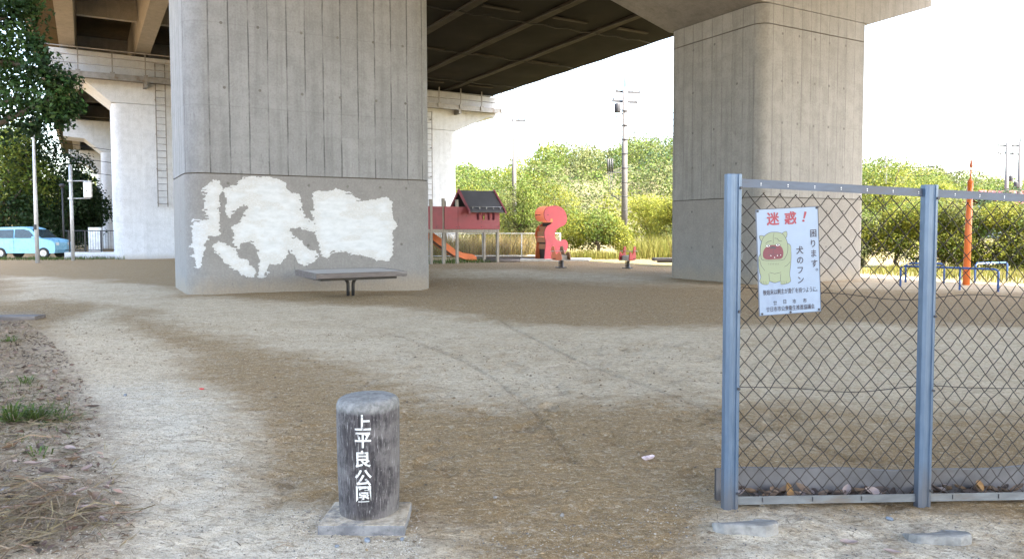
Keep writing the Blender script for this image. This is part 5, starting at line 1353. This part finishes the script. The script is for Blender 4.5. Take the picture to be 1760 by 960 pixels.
# ------------------------------------------------------------------ utility poles, mast, wires
M_CONP = m_plain('pole_concrete', (0.11, 0.107, 0.107), .85, var=.12, scale=2)
M_HARD = m_plain('pole_hardware', (0.03, 0.032, 0.038), .6, .2)
M_WIREP = m_plain('overhead_cable', (0.02, 0.02, 0.022), .7)
def upole(label, px, ptop, Y, rb, rt, arms, extras=(), group='utility poles'):
    x, _, zt = atY(px, ptop, Y); z0 = gz(x, Y)
    p = thing('utility_pole', label, 'utility pole', (x, Y, z0), R(20), group)
    H = zt - z0
    b = MB(); b.tube([(0, 0, -.5), (0, 0, H - 1.0)], [rb, rt], 14); b.build('pole_shaft', M_CONP, p)
    b = MB(); b.tube([(0, 0, H - 1.01), (0, 0, H)], .06, 8); b.build('ground_rod', M_HARD, p)
    for (h, L, off) in arms:
        b = MB(); b.box(-L / 2 + off, L / 2 + off, rt + .002, rt + .09, H - h - .08, H - h + .08)
        for k in range(3):
            xx = off + (-L / 2 + .1 + k * (L - .2) / 2); b.lathe([(.02, 0), (.06, .05), (.035, .09), (.06, .13), (.03, .2)], 8, c=(xx, rt + .045, H - h + .05))
        b.build('cross_arm', M_HARD, p)
    for e in extras:
        b = MB()
        if e[0] == 'transformer': b.lathe([(.20, 0), (.22, .04), (.22, .55), (.20, .6), (.05, .66)], 16, c=(e[1], 0, H - e[2])); b.box(min(0, e[1]), max(0, e[1]), -.04, .04, H - e[2] + .2, H - e[2] + .26)
        if e[0] == 'bands':
            for k in range(9): b.lathe([(rt + .05, 0), (rt + .06, .03), (rt + .05, .07)], 12, c=(0, 0, H - 2.6 - k * .95))
        if e[0] == 'steps':
            for k in range(12): s = 1 if k % 2 else -1; b.tube([(0, 0, H - 2.4 - k * .45), (s * (rt + .2), 0, H - 2.4 - k * .45)], .014, 5)
        if e[0] == 'switch':
            b.box(-e[1], -rt, -.03, .03, H - e[2], H - e[2] + .06)
            for k in range(3): b.tube([(-e[1] + k * .16, 0, H - e[2] + .06), (-e[1] + k * .16, 0, H - e[2] + .95)], .06, 8)
            for k in range(3): b.tube([(-e[1] + k * .16, 0, H - e[2] + .95), (-e[1] - .35 + k * .2, 0, H - e[2] + 2.4), (-e[1] + .1 + k * .1, 0, H - e[2] + 3.5), (-.1, 0, H - e[2] + 4.0)], .018, 5)
            for k in range(3): b.tube([(-e[1] + k * .16, 0, H - e[2]), (-e[1] + .1 + k * .1, 0, H - e[2] - 1.4), (-.25, .0, H - e[2] - 1.9)], .018, 5)
        b.build({'transformer': 'transformer', 'bands': 'band', 'steps': 'climbing_step', 'switch': 'cable_head'}[e[0]], M_HARD, p)
    if label.startswith('slim'): pass
    return (x, Y, zt, p)
P1 = upole('slim pale utility pole left of the pink climbing frame', 884, 182, 60, .21, .15, [(1.15, 1.2, .45)], (('steps',),))
P2 = upole('tall thick utility pole with transformer gear before the hill', 1075, 125, 50, .23, .16, [(1.25, 1.9, .35), (1.9, 1.9, .1)], (('transformer', -.55, 2.7), ('bands',), ('switch', 1.25, 6.7)))
P3 = upole('distant utility pole between beige pier and fence post', 1523, 258, 95, .25, .19, [(1.4, 2.4, 0), (2.3, 2.0, .3)], (('steps',),))
P4 = upole('left one of the paired utility poles at the right edge', 1733, 230, 80, .23, .18, [(1.4, 2.4, 0), (2.2, 2.4, 0)], (('transformer', .6, 5.2), ('steps',)))
P5 = upole('right one of the paired utility poles at the right edge', 1755, 230, 80, .23, .18, [(1.4, 2.2, .2), (2.3, 2.0, .1)], (('transformer', -.5, 5.9), ('steps',)))
x, _, zt = atY(1088, 148, 190); z0 = gz(x, 190); ms = thing('radio_mast', 'faint lattice radio mast on the hill right behind the thick pole', 'mast', (x, 190, z0)); b = MB(); H = zt - z0
for (sx_, sy_) in ((-1, -1), (1, -1), (1, 1), (-1, 1)): b.tube([(sx_ * 1.2, sy_ * 1.2, -1), (sx_ * .35, sy_ * .35, H * .93)], .07, 5)
for k in range(18):
    f0, f1 = k / 18, (k + 1) / 18; w0, w1 = 1.2 - .85 * f0 * .93, 1.2 - .85 * f1 * .93
    for s in (-1, 1): b.tube([(-w0, s * w0, H * .93 * f0), (w1, s * w1, H * .93 * f1)], .04, 4); b.tube([(s * w0, -w0, H * .93 * f0), (s * w1, w1, H * .93 * f1)], .04, 4)
b.build('lattice', m_plain('mast_steel', (.2, .2, .21), .6), ms); b = MB(); b.tube([(0, 0, H * .9), (0, 0, H)], .08, 6)
for k in (.62, .75, .86): b.box(-1.5, 1.5, -.05, .05, H * k, H * k + .1)
b.build('antenna', M_HARD, ms)
def wire(label, p, q, sag, r=.016, n=1, dx=.0, dz=.3):
    b = MB()
    for j in range(n):
        pts = []
        for k in range(25):
            f = k / 24; pts.append((p[0] + (q[0] - p[0]) * f + dx * j, p[1] + (q[1] - p[1]) * f, p[2] + (q[2] - p[2]) * f - 4 * sag * f * (1 - f) - dz * j))
        b.tube(pts, r, 5)
    tag(b.build('overhead_wire', M_WIREP), label, 'power line')
wire('power lines running right from the slim pale pole', (P1[0] + .5, 60, P1[2] - 1.0), (30, 78, 13.5), 1.6, .03, 2, .3, .45)
wire('power lines running right from the thick pole', (P2[0] + .8, 50, P2[2] - 2.0), (34, 78, 12.5), 1.1, .028, 3, -.5, .35)
wire('power lines between the far pole and the paired poles', (P3[0], 95, P3[2] - 2.2), (P4[0], 80, P4[2] - 2.1), .7, .04, 2, .0, 1.0)
wire('low cables crossing in front of the wooded hill', (-14, 66, 5.6), (44, 70, 4.2), .6, .016, 2, 0, 1.1)
wire('cables crossing behind the hedge on the right', (P3[0], 95, 7.5), (80, 66, 6.5), .5, .018, 1)

# far wire fence behind the slide
ff = thing('wire_fence', 'low pale wire mesh fence behind the play tower', 'fence', (-7.5, 37.6, 0), R(3)); b = MB()
for k in range(6): b2_ = MB(); b2_.tube([(k * 2.0, 0, -.2), (k * 2.0, 0, 1.25)], .03, 8); b2_.build('post', m_plain('pale_post', (.45, .46, .46), .5) if k == 0 else bpy.data.materials['pale_post'], ff)
b.tube([(0, 0, 1.22), (10, 0, 1.22)], .022, 6); b.tube([(0, 0, .08), (10, 0, .08)], .022, 6); b.build('rail', bpy.data.materials['pale_post'], ff)
b = MB()
for k in range(56):
    x0 = k * .18
    for s in (1, -1):
        xa = x0 if s > 0 else x0; P = [(min(10, max(0, x0 + s * .57 * 0)), 0, .1), (min(10, max(0, x0 + s * 1.1)), 0, 1.2)]; b.tube(P, .0045, 3)
b.build('wire_mesh', M_STEEL, ff)

# ------------------------------------------------------------------ things at the far left
def kei_car():
    cx0, Yc = atY(52, 400, 38.0)[0], 38.0; z = gz(cx0, Yc)
    c_ = thing('parked_car', 'small light blue hatchback parked side-on at the far left', 'car', (cx0, Yc, z), R(0))
    M_CAR = m_plain('light_blue_paint', (0.20, 0.47, 0.66), .3, .0, var=.03); M_GL = m_plain('car_glass', (0.03, 0.05, 0.06), .08); M_TY = m_plain('tyre_rubber', (.02, .02, .02), .85); M_RM = m_plain('rim_silver', (.45, .45, .46), .35, .6)
    prof = [(-1.68, .30), (-1.70, .62), (-1.66, .95), (-1.58, 1.05), (-1.38, 1.50), (-1.15, 1.60), (.05, 1.62), (.42, 1.52), (.92, 1.06), (1.52, .94), (1.68, .80), (1.70, .45), (1.66, .28)]
    b = MB(); n = len(prof); V = []
    ys = [(-.70, .97, 0), (-.735, 1.0, 0), (.735, 1.0, 0), (.70, .97, 0)]
    for (yy, sc, _) in ys:
        for (x_, z_) in prof:
            tum = 1 - .16 * max(0, (z_ - 1.0)) / .6
            V.append((x_ * (.985 if abs(yy) < .72 else 1), yy * tum, z_ if abs(yy) > .72 else z_ * .995))
    Fc = [list(range(n)), list(range(3 * n, 4 * n))[::-1]]
    for r_ in range(3):
        for i in range(n): Fc.append((r_ * n + i, (r_ + 1) * n + i, (r_ + 1) * n + (i + 1) % n, r_ * n + (i + 1) % n))
    b.add(V, Fc); b.build('body', M_CAR, c_, bevel=.03)
    def sidewin(nm, pts):
        b = MB()
        for s in (-1, 1):
            q = [(x_, s * (.735 * (1 - .16 * (z_ - 1.0) / .6) + .006), z_) for x_, z_ in pts]; b.add(q, [list(range(len(q))) if s < 0 else list(range(len(q)))[::-1]])
        b.build(nm, M_GL, c_)
    sidewin('rear_side_window', [(-1.33, 1.06), (-.42, 1.06), (-.42, 1.48), (-1.18, 1.46)]); sidewin('front_side_window', [(-.34, 1.06), (.72, 1.06), (.36, 1.43), (.08, 1.50), (-.34, 1.49)])
    b = MB(); b.add([(.50, -.6, 1.49), (.98, -.66, 1.06), (.98, .66, 1.06), (.50, .6, 1.49)], [(0, 1, 2, 3)]); b.build('windscreen', M_GL, c_)
    for xx in (-1.08, 1.10):
        for s in (-1, 1):
            b = MB(); P = [(.27, -.08), (.285, -.05), (.285, .05), (.27, .08)]
            Vv = []; m = 22
            for (rr_, yy) in P:
                for j in range(m): a = 2 * math.pi * j / m; Vv.append((xx + rr_ * math.cos(a), s * .66 + yy, .285 + rr_ * math.sin(a)))
            Ff = [(i * m + j, i * m + (j + 1) % m, (i + 1) * m + (j + 1) % m, (i + 1) * m + j) for i in range(3) for j in range(m)] + [list(range(m)), list(range(3 * m, 4 * m))[::-1]]
            b.add(Vv, Ff); wh = b.build('wheel', M_TY, c_); b = MB(); b.disc((xx, s * .742, .285), .17, 'y', 18, 0, s); b.build('rim', M_RM, wh)
    b = MB(); b.box(1.52, 1.69, -.6, -.38, .68, .82); b.build('headlight', M_WH, c_); b = MB(); b.box(1.52, 1.69, .38, .6, .68, .82); b.build('headlight', M_WH, c_)
    b = MB(); b.box(-1.70, -1.62, -.66, -.56, .75, 1.0); b.build('tail_light', M_RED, c_); b = MB(); b.box(-.55, -.38, -.752, -.738, .9, .93); b.box(.0 - .26, -.1, -.752, -.738, .9, .93); b.build('door_handle', M_CAR, c_)
    b = MB(); b.box(.62, .76, -.88, -.72, 1.02, 1.14); b.build('mirror', M_CAR, c_, bevel=.02); b = MB(); b.box(-.385, -.375, -.741, -.737, .35, 1.05); b.box(.79, .8, -.741, -.737, .4, 1.0); b.build('door_seam', M_DARK, c_)
kei_car()
M_GALV = m_plain('galvanised_pole', (0.42, 0.43, 0.44), .45, .3, var=.12)
M_LAMPW = m_plain('lamp_white', (0.62, 0.63, 0.62), .5)
x, _, zt = atY(57, 205, 33.0); z0 = gz(x, 33); H = zt - z0
p = thing('street_lamp', 'tall slim street lamp in front of the blue car', 'street lamp', (x, 33, z0)); b = MB(); b.tube([(0, 0, -.3), (0, 0, 2.4), (0, 0, H)], [.085, .08, .045], 12); b.build('pole_shaft', M_GALV, p)
b = MB(); b.lathe([(.03, -.28), (.16, -.2), (.20, -.06), (.21, .0), (.12, .08), (.02, .11)], 16, c=(0, 0, H + .1)); b.build('lamp_head', M_LAMPW, p)
b = MB(); b.cbox((.0, -.10, 1.6), (.1, .06, .22)); b.build('control_box', M_HARD, p)
x, _, zt = atY(121, 283, 35.0); z0 = gz(x, 35); H = zt - z0
p = thing('sign_post', 'galvanised post carrying a white box sign on two arms', 'sign post', (x, 35, z0)); b = MB(); b.tube([(0, 0, -.3), (0, 0, H)], .075, 12); b.lathe([(.078, 0), (.07, .03), (.01, .05)], 12, c=(0, 0, H)); b.build('pole_shaft', M_GALV, p)
za = atY(121, 309, 35)[2] - z0; zb = atY(121, 339, 35)[2] - z0
b = MB(); b.tube([(-.15, 0, za), (.98, 0, za)], .022, 8); b.tube([(-.15, 0, zb), (.90, 0, zb)], .022, 8)
for zz in (za, zb): b.cbox((0, -.06, zz), (.2, .1, .08))
b.build('arm', M_GALV, p)
b = MB(); b.box(.62, .98, -.09, .06, zb + .04, za - .04); sb_ = b.build('sign_box', M_LAMPW, p, bevel=.04)
b = MB(); b.cbox((.78, -.098, (za + zb) / 2 - .06), (.09, .012, .03)); b.build('dark_mark', M_INK, sb_)
x, _, zt = atY(107, 315, 44.0); z0 = gz(x, 44); H = zt - z0
p = thing('street_lamp', 'short dark garden lamp between street lamp and sign post', 'street lamp', (x, 44, z0)); b = MB(); b.tube([(0, 0, -.3), (0, 0, H - .15)], .05, 10); b.build('pole_shaft', M_HARD, p); b = MB(); b.lathe([(.06, -.2), (.15, -.1), (.17, .0), (.05, .06)], 12, c=(0, 0, H)); b.build('lamp_head', M_HARD, p)
# low wall with black railing
a_ = np.array(atY(112, 400, 37.6)[:2]); c2 = np.array(atY(204, 400, 37.6)[:2]); L = c2[0] - a_[0]
lw = thing('low_wall', 'low pale concrete wall with thin black railing beside the far pier', 'wall', (a_[0], 37.6, gz(*a_))); b = MB(); b.box(0, L, -.12, .12, -.3, .34); b.build('wall_base', C_PALE, lw)
b = MB()
for k in range(4): xx = .2 + (L - .3) * k / 3; b.box(xx - .03, xx + .03, -.03, .03, .34, 1.45)
b.tube([(0, 0, 1.42), (L, 0, 1.42)], .025, 6); b.tube([(0, 0, .45), (L, 0, .45)], .02, 6)
xx = .1
while xx < L: b.tube([(xx, 0, .45), (xx, 0, 1.42)], .008, 4); xx += .13
b.build('railing', M_BLACK, lw)
x, _, _ = atY(163, 400, 41.0); nb_ = thing('notice_board', 'white board standing behind the black railing', 'board', (x, 41, gz(x, 41))); b = MB(); b.box(-.35, .35, -.03, .03, .3, 1.6); b.build('board', M_LAMPW, nb_); b = MB(); b.tube([(-.36, .06, -.2), (-.36, .06, 1.6)], .03, 6); b.tube([(.36, .06, -.2), (.36, .06, 1.6)], .03, 6); b.build('post', M_GALV, nb_)
wire('cables passing behind the sign post towards the far pier', (-34, 52, 8.0), (-15, 56, 5.9), .3, .02, 3, 0, .9)
# house with a red roof beyond the hedge
x, _, _ = atY(1775, 400, 78); h_ = thing('house', 'red-roofed house mostly hidden behind the hedge at the right edge', 'house', (x, 78, 0), R(8)); b = MB(); b.box(-3.4, 5, 0, 6, -.3, 3.9); b.build('wall', m_plain('house_wall', (.5, .47, .42), .9), h_); b = MB(); b.prism([(-.6, 3.75), (3, 5.35), (6.6, 3.75), (6.6, 3.9), (3, 5.55), (-.6, 3.9)], -3.9, 5.5, 'x'); b.build('roof', m_plain('red_roof', (.36, .045, .05), .6), h_)
b = MB(); b.box(-2, -.8, -.04, -.003, 1.0, 2.2); b.build('window', M_DARK, h_)
tag(cam, kind='helper') if False else None

# ------------------------------------------------------------------ every piece one could name on its own is a part of its own
def split_islands(o):
    me = o.data; n = len(me.vertices); par = list(range(n))
    def find(a):
        while par[a] != a: par[a] = par[par[a]]; a = par[a]
        return a
    for e in me.edges:
        a, b_ = find(e.vertices[0]), find(e.vertices[1])
        if a != b_: par[a] = b_
    groups = {}
    for p_ in me.polygons: groups.setdefault(find(p_.vertices[0]), []).append(p_)
    if len(groups) < 2 or len(groups) > 70: return
    for k, ps in enumerate(groups.values()):
        ids = sorted({v for p_ in ps for v in p_.vertices}); m = {v: i for i, v in enumerate(ids)}
        nm = bpy.data.meshes.new(o.name.split('.')[0]); nm.from_pydata([me.vertices[v].co[:] for v in ids], [], [[m[v] for v in p_.vertices] for p_ in ps])
        for mt in me.materials: nm.materials.append(mt)
        nm.polygons.foreach_set('material_index', [p_.material_index for p_ in ps]); nm.polygons.foreach_set('use_smooth', [p_.use_smooth for p_ in ps]); nm.update()
        if k == 0: keep_, o_new = nm, o
        else:
            c_ = o.copy(); COL.objects.link(c_); c_.data = nm
    o.data = keep_
for o in list(COL.objects):
    if o.type == 'MESH' and o.parent and o.name.split('.')[0] in ('diaphragm', 'cross_band', 'bracket', 'arm', 'edge_board', 'barge_board', 'rung_board', 'inner_board', 'door_handle', 'slide', 'rear_side_window', 'front_side_window', 'sign_bolt', 'eye', 'panel_bolt', 'bolt', 'band', 'climbing_step', 'tension_wire', 'door_seam', 'deck', 'dog_eye', 'rail'):
        split_islands(o)
